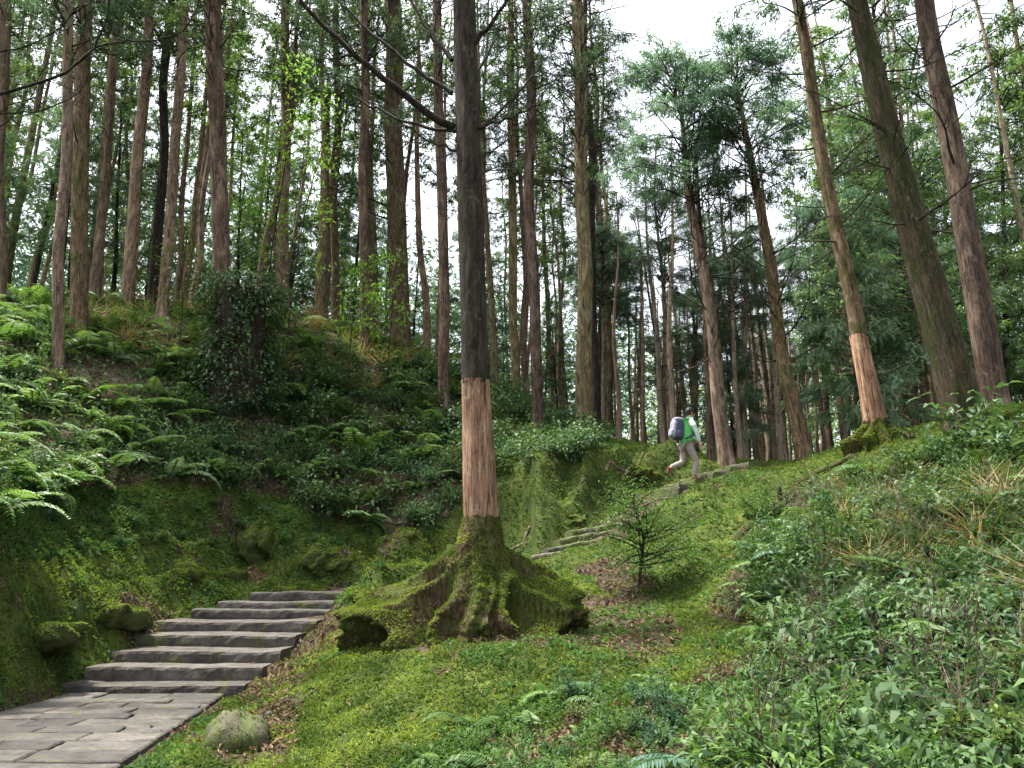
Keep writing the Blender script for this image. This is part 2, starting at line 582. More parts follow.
def stone_mat(name, dark, light, moss=0.0):
    t = NT(name)
    co = t.n('TexCoord').outputs['Object']
    n1 = t.noise(co, 3.2, 9, .68, .3)
    n2 = t.noise(co, 24, 8, .7)
    c = t.ramp(n1, [(.3, dark), (.7, light)])
    c = t.mix(1.0, c, t.ramp(n2, [(.3, (.55, .55, .55)), (.7, (1.25, 1.22, 1.2))]), 'MULTIPLY')
    at_ = t.n('Attribute', attribute_name='tint')
    c = t.mix(1.0, c, t.ramp(at_.outputs['Fac'], [(0, (.55, .55, .57)), (1, (1.45, 1.42, 1.38))]), 'MULTIPLY')
    if moss:
        n3 = t.noise(co, 2.0, 8, .7, .6)
        m = t.ramp(n3, [(.68 - .4 * moss, (0, 0, 0)), (.76 - .4 * moss, (1, 1, 1))])
        c = t.mix(m, c, t.ramp(n2, [(.3, (.025, .035, .01)), (.7, (.09, .105, .025))]))
    return t.finish(c, .8, t.bump(n2, .7, .02, t.bump(n1, .5, .05)), .3)


M['ground'] = ground_mat()
M['stone'] = stone_mat('step_stone', (.026, .023, .020), (.115, .104, .092), .3)
M['mossy_stone'] = stone_mat('mossy_step_stone', (.03, .026, .022), (.12, .105, .09), .62)
M['paving'] = stone_mat('paving_stone', (.026, .025, .023), (.110, .102, .090), .25)
M['boulder'] = stone_mat('mossy_boulder', (.04, .038, .022), (.12, .115, .07), .6)
M['mossy_rock'] = stone_mat('mossy_rock_stone', (.022, .019, .013), (.09, .075, .05), .9)
M['mossy_wood'] = bark('mossy_old_wood', (.020, .015, .010), (.14, .10, .055), .64, (.075, .10, .02))


# ------------------------------------------------------------------ pixel zones of the photo, used to decide what grows where
def inpoly(px, py, poly):
    r = np.zeros(px.shape, bool)
    j = len(poly) - 1
    for i in range(len(poly)):
        xi, yi = poly[i]
        xj, yj = poly[j]
        c = ((yi > py) != (yj > py)) & (px < (xj - xi) * (py - yi) / ((yj - yi) or 1e-9) + xi)
        r ^= c
        j = i
    return r


Z_LITTER = [[(225, 660), (300, 610), (350, 600), (345, 640), (300, 690), (290, 768), (215, 768), (250, 720)],
            [(570, 600), (640, 590), (690, 640), (640, 670), (590, 640)],
            [(110, 590), (150, 600), (190, 640), (130, 660)],
            [(740, 560), (830, 600), (800, 640), (700, 620)],
            [(350, 625), (590, 625), (600, 650), (350, 650)]]
Z_FERN = [(-400, 250), (470, 340), (480, 480), (440, 525), (330, 520), (270, 495), (150, 480), (0, 520), (-400, 560)]
Z_BANKTOP = [(-300, 480), (80, 490), (250, 500), (260, 530), (60, 560), (-300, 560)]
Z_RIGHT = [(800, 690), (765, 600), (755, 520), (790, 490), (830, 480), (940, 460), (1500, 380), (1500, 1000), (800, 1000), (690, 768)]
Z_FORE = [(390, 768), (520, 700), (640, 680), (760, 690), (1300, 690), (1300, 1300), (250, 1300)]


def litter_mask(px, py):
    m = np.zeros(px.shape)
    for z in Z_LITTER:
        for (a, b) in ((-14, -8), (14, -8), (0, 0), (0, 10), (-9, 6), (9, 6)):
            m = m + inpoly(px + a, py + b, z) / 6.0
    return np.clip(m, 0, 1)


# ------------------------------------------------------------------ ground: one sheet out to the horizon
def axis(a, b, n, c, w):
    """samples dense round c within w, coarse far off"""
    t = np.linspace(-1, 1, n)
    s = np.sinh(t * 4.2) / np.sinh(4.2)
    lo, hi = a - c, b - c
    return c + np.where(s < 0, -s * lo, s * hi)


xs = np.unique(np.concatenate([np.arange(-12, 12.01, .09), axis(-320, 320, 120, 0, 0), np.arange(-30, 30, .6)]))
ys = np.unique(np.concatenate([np.arange(3, 24, .09), np.arange(24, 45, .4), np.linspace(-60, 3, 25), 45 + (np.linspace(0, 1, 40) ** 2) * 500]))
GX, GY = np.meshgrid(xs, ys, indexing='ij')
gx, gy = GX.ravel(), GY.ravel()
gzv = ground(gx, gy)
nx, ny = len(xs), len(ys)
ii, jj = np.meshgrid(np.arange(nx - 1), np.arange(ny - 1), indexing='ij')
gf = np.stack([ii * ny + jj, (ii + 1) * ny + jj, (ii + 1) * ny + jj + 1, ii * ny + jj + 1], -1).reshape(-1, 4)
g = Geo().add(np.stack([gx, gy, gzv], 1), gf)
ground_o = tag(g.obj('ground', M['ground'], smooth=True), 'mossy forest floor rising to the wooded crest', 'ground', kind='structure')
ppx, ppy = proj(gx, gy, gzv)
litter_shade = litter_mask(ppx, ppy)
litter_shade = np.maximum(litter_shade, np.where(gy < 22, np.clip((fbm(gx * 1.1, gy * 1.1, 301) - .64) * 12, 0, .8), 0))
wd, _ = way_blend(gx, gy)
litter_shade = np.maximum(litter_shade, np.clip(1 - wd / .35, 0, 1) * .8)
litter_shade = np.where(gy > 24, np.maximum(litter_shade, .35), litter_shade)
litter_shade = np.maximum(litter_shade, np.where(inpoly(ppx, ppy, Z_FERN) | inpoly(ppx, ppy, Z_RIGHT), .75, 0))  # shade under ferns and thicket, painted as dark soil
la = ground_o.data.attributes.new('litter', 'FLOAT', 'POINT')
la.data.foreach_set('value', litter_shade.astype(np.float32))


# ------------------------------------------------------------------ stone landing and stairs
def slab(gm, cs, z0, z1, rng, bev=.025, tint=.5):
    """irregular flagstone from four corner points"""
    cs = np.array(cs, float)
    cen = cs.mean(0)
    n = 5
    loop = []
    for i in range(4):
        a, b = cs[i], cs[(i + 1) % 4]
        for k in range(n):
            loop.append(a + (b - a) * k / n)
    loop = np.array(loop) + (rng.random((4 * n, 2)) - .5) * .016
    tilt = (rng.random(2) - .5) * .02
    N = len(loop)

    def ring(shr, z):
        d = cen - loop
        L = np.linalg.norm(d, axis=1, keepdims=True)
        q = loop + d / L * shr
        zz = z + ((q - cen) @ tilt) + (rng.random(N) - .5) * .006
        return np.column_stack([q, zz])
    r0, r1, r2 = ring(0, z0), ring(0, z1 - bev * .7), ring(bev, z1)
    mid = ring(0, z1)
    inner = cen + (loop - cen) * .45
    r3 = np.column_stack([inner, z1 + ((inner - cen) @ tilt) + (rng.random(N) - .5) * .01])
    V = np.vstack([r0, r1, r2, r3])
    F = []
    for r in range(3):
        for i in range(N):
            j = (i + 1) % N
            F.append((r * N + i, r * N + j, (r + 1) * N + j, (r + 1) * N + i))
    o = 3 * N
    for q in range(N // 2 - 1):
        F.append((o + q, o + q + 1, o + N - 2 - q, o + N - 1 - q))
    gm.add(V, F, tint)


rng = np.random.default_rng(5)
pv = Geo()
y = 2.0
while y < 11.75:
    dpt = rng.uniform(.30, .5)
    y2 = min(y + dpt, 11.82)
    if 11.82 - y2 < .3:
        y2 = 11.82

    def edges(yy):
        k = np.interp(yy, [2, 7.37, 11.9], [0, 1, 2])
        return np.interp(k, [0, 1, 2], [-6.15, -6.12, -6.15]), np.interp(k, [0, 1, 2], [-3.1, -3.38, -4.0])
    (l0, r0), (l1, r1) = edges(y), edges(y2)
    cuts = [0.0]
    while cuts[-1] < 1:
        cuts.append(cuts[-1] + rng.uniform(.18, .46))
    cuts[-1] = 1.0
    if len(cuts) > 2 and cuts[-1] - cuts[-2] < .15:
        cuts.pop(-2)
    gp = .012
    sk = rng.uniform(-.012, .012, len(cuts))
    sk[0] = sk[-1] = 0
    for k in range(len(cuts) - 1):
        a, b = cuts[k], cuts[k + 1]
        c0 = (l0 + (r0 - l0) * (a + sk[k]) + gp, y + gp)
        c1 = (l0 + (r0 - l0) * (b + sk[k + 1]) - gp, y + gp)
        c2 = (l1 + (r1 - l1) * (b - sk[k + 1]) - gp, y2 - gp)
        c3 = (l1 + (r1 - l1) * (a - sk[k]) + gp, y2 - gp)
        slab(pv, [c0, c1, c2, c3], -.14, rng.uniform(-.012, .012), rng, .02, rng.random())
    y = y2
tag(pv.obj('path', M['paving']), 'worn grey flagstone landing at the foot of the stairs', 'path', kind='structure')


def step_mesh(a, b, depth, h, rng, mat, name, parent):
    """one rough stone step: a swept block with a worn nose, from point a to point b along its front edge"""
    a, b = Vector(a), Vector(b)
    along = (b - a)
    back = Vector((-along.y, along.x, 0)).normalized()
    if back.y < 0:
        back = -back
    n = 26
    prof = [(0.0, -h), (-.006, -h * .5), (0.0, -.05), (.012, -.014), (.05, 0), (depth * .5, .004), (depth, -.002), (depth, -h)]
    V = []
    ph = rng.uniform(0, 50)
    for i in range(n):
        t = i / (n - 1)
        p = a.lerp(b, t)
        jx = (vnoise(np.array([t * 9 + ph]), np.array([1.]))[0] - .5) * .07
        jz = (vnoise(np.array([t * 6 + ph]), np.array([5.]))[0] - .5) * .035
        for (dd, zz) in prof:
            jj_ = jx if dd < depth * .4 else 0
            r_ = (rng.random() - .5) * .012
            q = p + back * (dd + jj_ + r_)
            V.append((q.x, q.y, p.z + zz + (jz if zz > -h * .9 else 0) + (rng.random() - .5) * .008))
    m = len(prof)
    F = []
    for i in range(n - 1):
        for k in range(m):
            k2 = (k + 1) % m
            F.append((i * m + k, (i + 1) * m + k, (i + 1) * m + k2, i * m + k2))
    for o in (0, (n - 1) * m):
        for q in range(m // 2 - 1):
            F.append((o + q, o + q + 1, o + m - 2 - q, o + m - 1 - q))
    o = Geo().add(V, F, rng.uniform(.3, .8)).obj(name, mat, parent)
    return o


st = thing('stone_stairs', 'flight of eight wide dark stone steps climbing from the flagstone landing', 'stairs', (0, 0, 0))
for i, (xa, xb, y, z) in enumerate(STEPS):
    dep = (STEPS[i + 1][2] - y + .15) if i + 1 < len(STEPS) else .7
    h = (z - (STEPS[i - 1][3] if i else -.05)) + .1
    step_mesh((xa - .25, y + .03, z), (xb, y, z), dep, h, rng, M['stone'], 'step', st)

us = thing('stone_stairs', 'short flight of shallow mossy steps on the slope right of the pale banded trunk', 'stairs')
for (xa, ya, xb, yb, Y) in ((532, 556, 592, 547, 16.2), (548, 548, 604, 538, 16.5), (560, 539, 612, 530, 16.85), (572, 531, 616, 523, 17.2)):
    a, b = at(xa, ya, Y), at(xb, yb, Y + .25)
    step_mesh(a, b, .45, .35, rng, M['mossy_stone'], 'step', us)
hs = thing('stone_stairs', 'upper flight of low stone steps under the hiker feet', 'stairs')
HZ = 3.70                                   # the tread the hiker stands on
for k_ in range(-1, 4):
    x0, y0, z0_ = 4.12 + .44 * k_, 19.3 + .12 * k_, HZ + .15 * k_
    step_mesh((x0 - .45, y0 + .1, z0_), (x0 + .02, y0 - 1.25, z0_), .62, .4, rng, M['mossy_stone'], 'step', hs)


# ------------------------------------------------------------------ trees
def trunk_geo(H, rfun, rng, sides=20, rings=60, flare=.5, flare_h=.7, bend=.12, ridge=.10, z0=-.7, z1=None, roots=5, mi=0):
    """a tapered trunk along local z with bark ridges, a slow wobble and a root flare"""
    z1 = H if z1 is None else z1
    u = np.linspace(0, 1, rings)
    z = z0 + (z1 - z0) * (u ** 1.25 if z0 < 0 else u)
    a = np.linspace(0, 2 * np.pi, sides, endpoint=False)
    Z, A = np.meshgrid(z, a, indexing='ij')
    r = rfun(np.maximum(Z, 0))
    sd = int(rng.integers(1000))
    ca, sa = np.cos(A), np.sin(A)
    rn = fbm(ca * 3.1 + sa * 2.0 + 10, Z * .9 + sa * 3.1, sd, 4) - .5
    rn2 = fbm(A * 3.0, Z * 2.5, sd + 9, 3) - .5
    r = r * (1 + ridge * 2 * rn + ridge * rn2)
    ph = rng.uniform(0, 6.28)
    lob = .55 + .45 * np.cos(A * roots + ph + np.sin(A * 2 + ph))
    r = r * (1 + flare * lob * np.exp(-np.maximum(Z, -.2) / flare_h * 1.6))
    wx = bend * (vnoise(Z * .28 + ph, Z * 0, sd) - .5) * 2 * np.clip(Z / 3, 0, 1)
    wy = bend * (vnoise(Z * .28 + ph, Z * 0 + 7, sd) - .5) * 2 * np.clip(Z / 3, 0, 1)
    V = np.stack([r * ca + wx, r * sa + wy, Z], -1).reshape(-1, 3)
    i, j = np.meshgrid(np.arange(rings - 1), np.arange(sides), indexing='ij')
    j2 = (j + 1) % sides
    F = np.stack([i * sides + j, i * sides + j2, (i + 1) * sides + j2, (i + 1) * sides + j], -1).reshape(-1, 4)
    return V, F


def limb(p, az, el, L, rng, n=5, curve=.5, wig=.12):
    """points of a limb that leaves p at azimuth az, elevation el and bends by curve (up if positive)"""
    out = [np.array(p, float)]
    e, a_ = el, az
    for k in range(n):
        e += curve / n + rng.normal(0, wig)
        a_ += rng.normal(0, wig)
        out.append(out[-1] + L / n * np.array([math.cos(e) * math.cos(a_), math.cos(e) * math.sin(a_), math.sin(e)]))
    return np.array(out)


def along(P, t):
    """points and directions at fractions t of a polyline"""
    s = np.clip(np.asarray(t), 0, .9999) * (len(P) - 1)
    i = s.astype(int)
    f = (s - i)[:, None]
    return P[i] * (1 - f) + P[i + 1] * f, nrm(P[i + 1] - P[i])


def bare_limbs(gm, rng, h0, h1, n, L, r0, el=(-.1, .5), curve=.4, subs=5, mi=0, az=None, base_r=.1):
    """dead limbs with side twigs round a trunk"""
    for k in range(n):
        h = rng.uniform(h0, h1)
        a = rng.uniform(0, 6.283) if az is None else rng.uniform(*az)
        LL = L * rng.uniform(.35, 1.15)
        P = limb((base_r * math.cos(a), base_r * math.sin(a), h), a, rng.uniform(*el), LL, rng, 6, curve * rng.uniform(-.6, 1.4))
        rr = r0 * rng.uniform(.5, 1.1)
        gm.add(*tube(P, np.linspace(rr, rr * .2, len(P)), 4, caps=False), rng.random(), mi)
        for q in range(rng.poisson(subs)):
            p, d = along(P, [rng.uniform(.25, .97)])
            sa = math.atan2(d[0, 1], d[0, 0]) + rng.choice([-1, 1]) * rng.uniform(.4, 1.1)
            SP = limb(p[0], sa, math.asin(np.clip(d[0, 2], -1, 1)) + rng.normal(.1, .35), LL * rng.uniform(.18, .5), rng, 4, rng.normal(.2, .4), .2)
            gm.add(*tube(SP, np.linspace(rr * .42, rr * .12, len(SP)), 3, caps=False), rng.random(), mi)


def conifer_crown(gm, rng, h0, h1, rad, n, clump=26, nl=13, leafL=.22, leafW=.05, prof=None, el0=.25, droop=-.5, limb_r=.028, mt=0, mf=1, start=.3):
    """live crown: limbs with side sprays of drooping needles"""
    CP, CD, CT_ = [], [], []
    for k in range(n):
        f = (k + rng.random()) / n
        h = h0 + (h1 - h0) * f
        pr = prof(f) if prof else (1 - f) ** .7 * (.55 + .45 * min(1, f * 5))
        LL = max(.3, rad * pr * rng.uniform(.6, 1.25))
        a = rng.uniform(0, 6.283)
        P = limb((0, 0, h), a, el0 + .5 * f + rng.normal(0, .12), LL, rng, 5, droop * rng.uniform(.4, 1.4), .1)
        gm.add(*tube(P, np.linspace(limb_r, limb_r * .25, len(P)), 3, caps=False), rng.random(), mt)
        m = max(4, int(clump * LL / rad * rng.uniform(.5, 1.2)))
        t = rng.uniform(start, 1.0, m)
        p, d = along(P, t)
        sw = rng.normal(0, .17, m) * LL * (1.15 - t)[:]
        side = nrm(np.cross(d, [0, 0, 1.0]))
        p = p + side * sw[:, None] + np.column_stack([np.zeros(m), np.zeros(m), rng.normal(-.03, .07, m)])
        dd = nrm(d * .8 + side * np.sign(sw)[:, None] * .7 + np.array([0, 0, -.35]) + rng.normal(0, .25, (m, 3)))
        CP.append(p)
        CD.append(dd)
        CT_.append(np.clip(rng.normal(.5, .22) + rng.normal(0, .18, m), 0, 1))
    CP, CD, CT_ = np.concatenate(CP), np.concatenate(CD), np.concatenate(CT_)
    P = np.repeat(CP, nl, 0) + np.repeat(CD, nl, 0) * rng.uniform(0, .28, (len(CP) * nl, 1)) + rng.normal(0, .05, (len(CP) * nl, 3))
    D = np.repeat(CD, nl, 0) + rng.normal(0, .55, (len(CP) * nl, 3))
    L = leafL * rng.uniform(.6, 1.3, len(P))
    V, F = leaves(P, D, L, leafW * rng.uniform(.7, 1.4, len(P)), rng, .1, .25)
    gm.add(V, F, np.clip(np.repeat(CT_, nl) + rng.normal(0, .12, len(P)), 0, 1), mf)


def leafy_crown(gm, rng, limbs, n, L, W, spread=.25, mf=1, up=.2, droop=.3):
    """broad leaves in loose sprays along limb polylines"""
    Ps, Ds, Ts = [], [], []
    for P_ in limbs:
        t = rng.uniform(.3, 1.0, n)
        p, d = along(P_, t)
        Ps.append(p + rng.normal(0, spread, p.shape))
        Ds.append(d + rng.normal(0, .7, d.shape) + np.array([0, 0, up]))
        Ts.append(np.clip(rng.normal(.5, .2) + rng.normal(0, .2, n), 0, 1))
    P, D, T = np.concatenate(Ps), np.concatenate(Ds), np.concatenate(Ts)
    V, F = broad(P, D, L * rng.uniform(.6, 1.25, len(P)), W * rng.uniform(.7, 1.2, len(P)), rng, droop)
    gm.add(V, F, np.tile(T, 4), mf)


# shared live crowns (local z = height above the trunk's foot)
CR = np.random.default_rng(31)
CROWNS = {}


def crown(key, mats, *a, **k):
    gm = Geo()
    conifer_crown(gm, CR, *a, **k)
    CROWNS[key] = gm.mesh('crown', mats)


crown('sparse', (M['twig'], M['needle_dark']), 9.5, 22, 2.9, 54, clump=22, nl=17, leafL=.17, leafW=.032, start=.35)
crown('sparse2', (M['twig'], M['needle_dark']), 10.5, 23, 2.6, 48, clump=22, nl=17, leafL=.17, leafW=.032, start=.35)
crown('high', (M['twig'], M['needle_mid']), 11.0, 24, 3.0, 56, clump=22, nl=17, leafL=.17, leafW=.032, start=.35)
crown('round', (M['twig'], M['needle_soft']), 7.2, 11.4, 2.3, 62, clump=26, nl=22, leafL=.15, leafW=.026, prof=lambda f: math.sqrt(max(.02, 1 - (f * 1.7 - .7) ** 2)), el0=.45, start=.45)
crown('full', (M['twig'], M['needle_mid']), 1.6, 13.5, 3.1, 95, clump=24, nl=16, leafL=.19, leafW=.036, start=.25)
crown('full2', (M['twig'], M['needle_teal']), 2.6, 15.5, 3.0, 88, clump=24, nl=16, leafL=.19, leafW=.036, start=.25)
crown('pale', (M['twig_pale'], M['needle_pale']), .9, 6.2, 2.0, 60, clump=26, nl=14, leafL=.2, leafW=.055, start=.2, droop=-.7)


def lean_rot(d):
    return Vector((0, 0, 1)).rotation_difference(Vector(d).normalized()).to_euler()


def big_tree(label, base, top, wb, wt, mat, crown_key=None, H=23, cs=1.0, limbs=None, flare=.32, group=None, sides=20, rings=60, bend=.12, twig='twig', seed=0, name='cedar_tree'):
    """a tree whose foot and upper trunk are seen at two photo pixels, base = (px, py, metres ahead)"""
    rg = np.random.default_rng(seed + 100)
    B = at(*base)
    T = at(top[0], top[1], base[2] + (top[2] if len(top) > 2 else 0))
    if len(top) > 2 or True:
        B.z = gz(B.x, B.y)
    d = (T - B)
    hf = d.length
    dist_b = base[2] / (CT - (384 - base[1]) / FPX * ST)
    dist_t = T.y / (CT - (384 - top[1]) / FPX * ST)
    r0 = wb / 2 / FPX * dist_b * .93
    r1 = wt / 2 / FPX * dist_t * .93
    root = thing(name, label, 'tree', B, group)
    root.rotation_euler = lean_rot(d)

    def rf(z):
        u = z / hf
        return np.where(u < 1, r0 + (r1 - r0) * u, np.maximum(r1 * (1 - (z - hf) / max(H - hf, .1) * .85), .02))
    gm = Geo().add(*trunk_geo(H, rf, rg, sides, rings, flare, .45, bend))
    gm.obj('trunk', M[mat], root, True)
    if limbs:
        lims = limbs if isinstance(limbs, list) else [limbs]
        if H > 20:
            lims = lims + [dict(h0=9, h1=17, n=30, L=2.5, r0=.03, el=(-.1, .7), curve=.5, subs=6)]
        for lm_ in lims:
            bg_ = Geo()
            bare_limbs(bg_, rg, base_r=r0 * .6, **lm_)
            bg_.obj('branchwork', M[twig], root)['kind'] = 'stuff'
    if crown_key:
        c = link('crown', CROWNS[crown_key], root)
        c.rotation_euler = (0, 0, rg.uniform(0, 6.28))
        c.scale = (cs, cs, H / 23.0 if crown_key in ('sparse', 'sparse2', 'high') else cs)
    return root


DEAD = lambda a, b, n=24, L=1.9, r=.026, **k: dict(h0=a, h1=b, n=n, L=L, r0=r, **k)
TREES = [
    # label, foot (px, py, m), upper point, widths, bark, crown, limbs
    ('brown trunk cut off by the left edge of the photo', (-6, 330, 24), (5, 0), 14, 12, 'bark_tan', 'sparse', DEAD(5, 12)),
    ('leftmost front cedar with pale pinkish flaking bark and a dark mossy foot', (58, 364, 20), (69, 0), 12.5, 9.5, 'bark_pink', 'sparse', DEAD(6, 12, 10)),
    ('thick mossy brown cedar standing close behind the leftmost pinkish trunk', (79, 338, 22), (83, 0), 18, 15, 'bark_moss', 'sparse2', DEAD(5, 12, 16)),
    ('slim tan cedar leaning right just behind the thick mossy trunk at the left', (93, 314, 27), (119, 0), 11, 8, 'bark_tan', 'sparse', DEAD(5, 13)),
    ('pinkish cedar leaning gently right at the crest with a tuft at its foot', (126, 316, 26), (151, 0), 14.5, 9.5, 'bark_pink', 'high', DEAD(6, 12, 10)),
    ('dark slender cedar in the shade behind the pale twin of the left crest', (153, 303, 29), (170, 0), 10, 8, 'bark_dark', 'sparse2', DEAD(4, 12)),
    ('pale pinkish cedar with a leaning top left of the ivy covered stump', (162, 318, 25.5), (181, 0), 12, 9, 'bark_pink', 'sparse', DEAD(5, 12)),
    ('stout purple brown cedar rising behind the ivy covered stump', (222, 336, 22.5), (216, 0), 18, 17, 'bark_red', 'high', DEAD(7, 12, 14)),
    ('straight tan cedar against the pale sky right of the bright leafy saplings', (286, 306, 30), (284, 0), 10.5, 8.5, 'bark_tan', 'sparse', DEAD(6, 14)),
    ('thin tan trunk, the left one of a close pair at the bright gap', (325, 314, 33), (330, 40), 7, 5, 'bark_tan', None, DEAD(4, 10, 10)),
    ('thin grey brown trunk, the right one of a close pair at the bright gap', (336, 318, 32), (337, 40), 9, 7, 'bark_moss', 'sparse2', DEAD(4, 12, 10)),
    ('straight reddish cedar with bare lower trunk left of the broad mossy cedar', (364, 358, 27), (362, 0), 11, 8.5, 'bark_red', 'sparse', DEAD(6, 13, 12)),
    ('broad moss coated cedar with curving limbs behind the dark shrubs', (402, 336, 29), (391, 0), 22, 18, 'bark_moss', 'high', DEAD(4, 15, 20, 3.2, .05)),
    ('slim reddish cedar directly left of the trunk with the peeled band', (444, 388, 25), (437, 0), 12, 9.5, 'bark_red', 'sparse2', DEAD(7, 13, 8)),
    ('thin yellow green lichen covered trunk right of the trunk with the peeled band', (516, 388, 31), (511, 60), 10, 8, 'bark_yellow', 'sparse', DEAD(6, 14, 12)),
    ('dark reddish cedar standing at the upper edge of the mossy slope', (539, 437, 24), (527, 0), 13, 9.5, 'bark_red', 'sparse2', DEAD(7, 13, 16)),
    ('pale yellow lichened cedar with a fan of bare upswept branches high up', (584, 432, 25), (577, 0), 18, 12, 'bark_yellow', 'sparse', [DEAD(7.5, 13, 60, 2.7, .032, el=(.1, .8), subs=8), DEAD(13, 17, 24, 2.4, .026, el=(.1, .8))]),
    ('dark thin trunk half hidden behind the pale yellow lichened cedar', (596, 432, 27.5), (588, 100), 11, 8, 'bark_dark', 'sparse2', DEAD(6, 14, 24, 2.4)),
    ('pinkish cedar leaning left behind the hiker with bare spreading branches', (728, 470, 20.5), (690, 190), 17, 9, 'bark_pink', 'round', [DEAD(2.5, 7.5, 40, 2.9, .026, el=(-.2, .7), curve=.9, subs=6)]),
    ('thin reddish trunk close beside the leaning pinkish cedar behind the hiker', (712, 470, 22), (703, 230), 9, 6, 'bark_red', None, DEAD(4, 9, 18, 1.8)),
    ('crooked mossy cedar leaning left midway between the hiker and the peeled cedar', (806, 468, 20), (751, 180), 19, 9, 'bark_moss', 'round', [DEAD(2.5, 7.5, 34, 2.6, .024, curve=.9, subs=6)]),
    ('thin pale trunk with curved dead branches left of the two great leaning trunks', (944, 428, 20), (918, 280), 9, 7, 'bark_pink', 'full2', [DEAD(.8, 4.5, 14, 1.8, .028, el=(.1, .6), curve=-.9, az=(2.4, 4.4))]),
    ('great dark mossy cedar leaning left, the nearer of two giants at the right', (966, 424, 15), (858, 0), 41, 20, 'bark_green', 'high', [DEAD(4, 11, 22, 3.0, .03, el=(-.1, .35), subs=7)]),
    ('great reddish brown cedar leaning left, the rightmost giant trunk', (997, 412, 17), (925, 0), 28, 19, 'bark_red', 'high', [DEAD(4, 12, 22, 3.2, .03, el=(-.1, .3), subs=7)]),
]
for i, (lab, b, tp, wb, wt, mt, ck, lim) in enumerate(TREES):
    big_tree(lab, b, tp, wb, wt, mt, ck, limbs=lim, seed=i, H=(11.6 if ck == 'round' else 11.5 if ck is None else (17 if ck == 'full2' else 23)),
             sides=24 if wb > 30 else 18, rings=90 if wb > 30 else 60, twig='twig_pale' if 'curved dead' in lab else 'twig')


# cedar at the crest on the right: bark above, a peeled band below, a mossy root flare
def banded_tree(label, base, top, widths, zs_px, flare_fn, seed, crown_key, limbs, barkmat, H=23):
    rg = np.random.default_rng(seed)
    B = at(*base)
    B.z = gz(B.x, B.y)
    T = at(*top, base[2])
    d = T - B
    root = thing('cedar_tree', label, 'tree', B)
    root.rotation_euler = lean_rot(d)
    hs_ = [(at(x, y, base[2]) - B).length * (1 if at(x, y, base[2]).z > B.z else -1) for (x, y) in zs_px]     # band bottom, band top
    rs = [w / 2 / FPX * at(512, zs_px[0][1], base[2]).length * 1.03 for w in widths]                                # at band bottom, band top, frame top
    hT = d.length
    r_of = lambda z: np.interp(z, [hs_[0], hs_[1], hT, H], [rs[0], rs[1], rs[2], .05])
    return root, rg, B, hs_, rs, r_of


lab = 'leaning cedar on the right crest with pinkish peeled lower trunk and mossy root flare'
root, rg, B, hh, rs, rof = banded_tree(lab, (879, 446, 16), (797, 0), (21, 15.5, 10.5), ((878, 424), (868, 335)), None, 71, 'sparse', None, 'bark_moss')
Geo().add(*trunk_geo(23, lambda z: rof(z), rg, 22, 80, 0, .5, .1, z0=hh[1] - .03)).obj('trunk', M['bark_moss'], root, True)
Geo().add(*trunk_geo(23, lambda z: rof(z) * 1.0, rg, 24, 40, .15, .4, .1, .07, z0=-.2, z1=hh[1])).obj('peeled_band', M['bare_wood'], root, True)
gm = Geo()
bare_limbs(gm, rg, 4, 11, 20, 3.2, .026, (-.15, .3), .2, 6, base_r=.12)
gm.obj('branchwork', M['twig'], root)['kind'] = 'stuff'
c = link('crown', CROWNS['sparse'], root)


def flare_geo(Hf, base_r, lobes, rng, sides=110, rings=46, z0=-.7, namp=.10, top_r=None, power=1.6):
    """a root flare: star shaped cross sections; lobes are (azimuth, reach, height, width)"""
    z = z0 + (Hf - z0) * np.linspace(0, 1, rings) ** .9
    a = np.linspace(0, 2 * np.pi, sides, endpoint=False)
    Z, A = np.meshgrid(z, a, indexing='ij')
    u = np.clip(Z / Hf, 0, 1)
    r = (top_r if top_r else base_r * .5) + (base_r - (top_r or base_r * .5)) * (1 - u) ** power
    for (az, reach, hgt, w, *pw) in lobes:
        da = np.abs((A - az + np.pi) % (2 * np.pi) - np.pi)
        k = np.clip(1 - np.maximum(Z, 0) / hgt, 0, 1)
        r = r + reach * np.exp(-(da / w) ** 2) * k ** (pw[0] if pw else 1.1)
    n1 = fbm(A * 6 / np.pi * 2 + 3, Z * 3 + 5, 41, 4) - .5
    n2 = fbm(np.cos(A) * r * 4, np.sin(A) * r * 4 + Z * 4, 47, 4) - .5
    edge = np.clip((Hf - Z) / (Hf * .35), 0, 1)
    r = r * (1 + (namp * 2 * n1 + namp * 1.6 * n2) * edge)
    V = np.stack([r * np.cos(A), r * np.sin(A), Z], -1).reshape(-1, 3)
    i, j = np.meshgrid(np.arange(rings - 1), np.arange(sides), indexing='ij')
    j2 = (j + 1) % sides
    F = np.stack([i * sides + j, i * sides + j2, (i + 1) * sides + j2, (i + 1) * sides + j], -1).reshape(-1, 4)
    return V, F


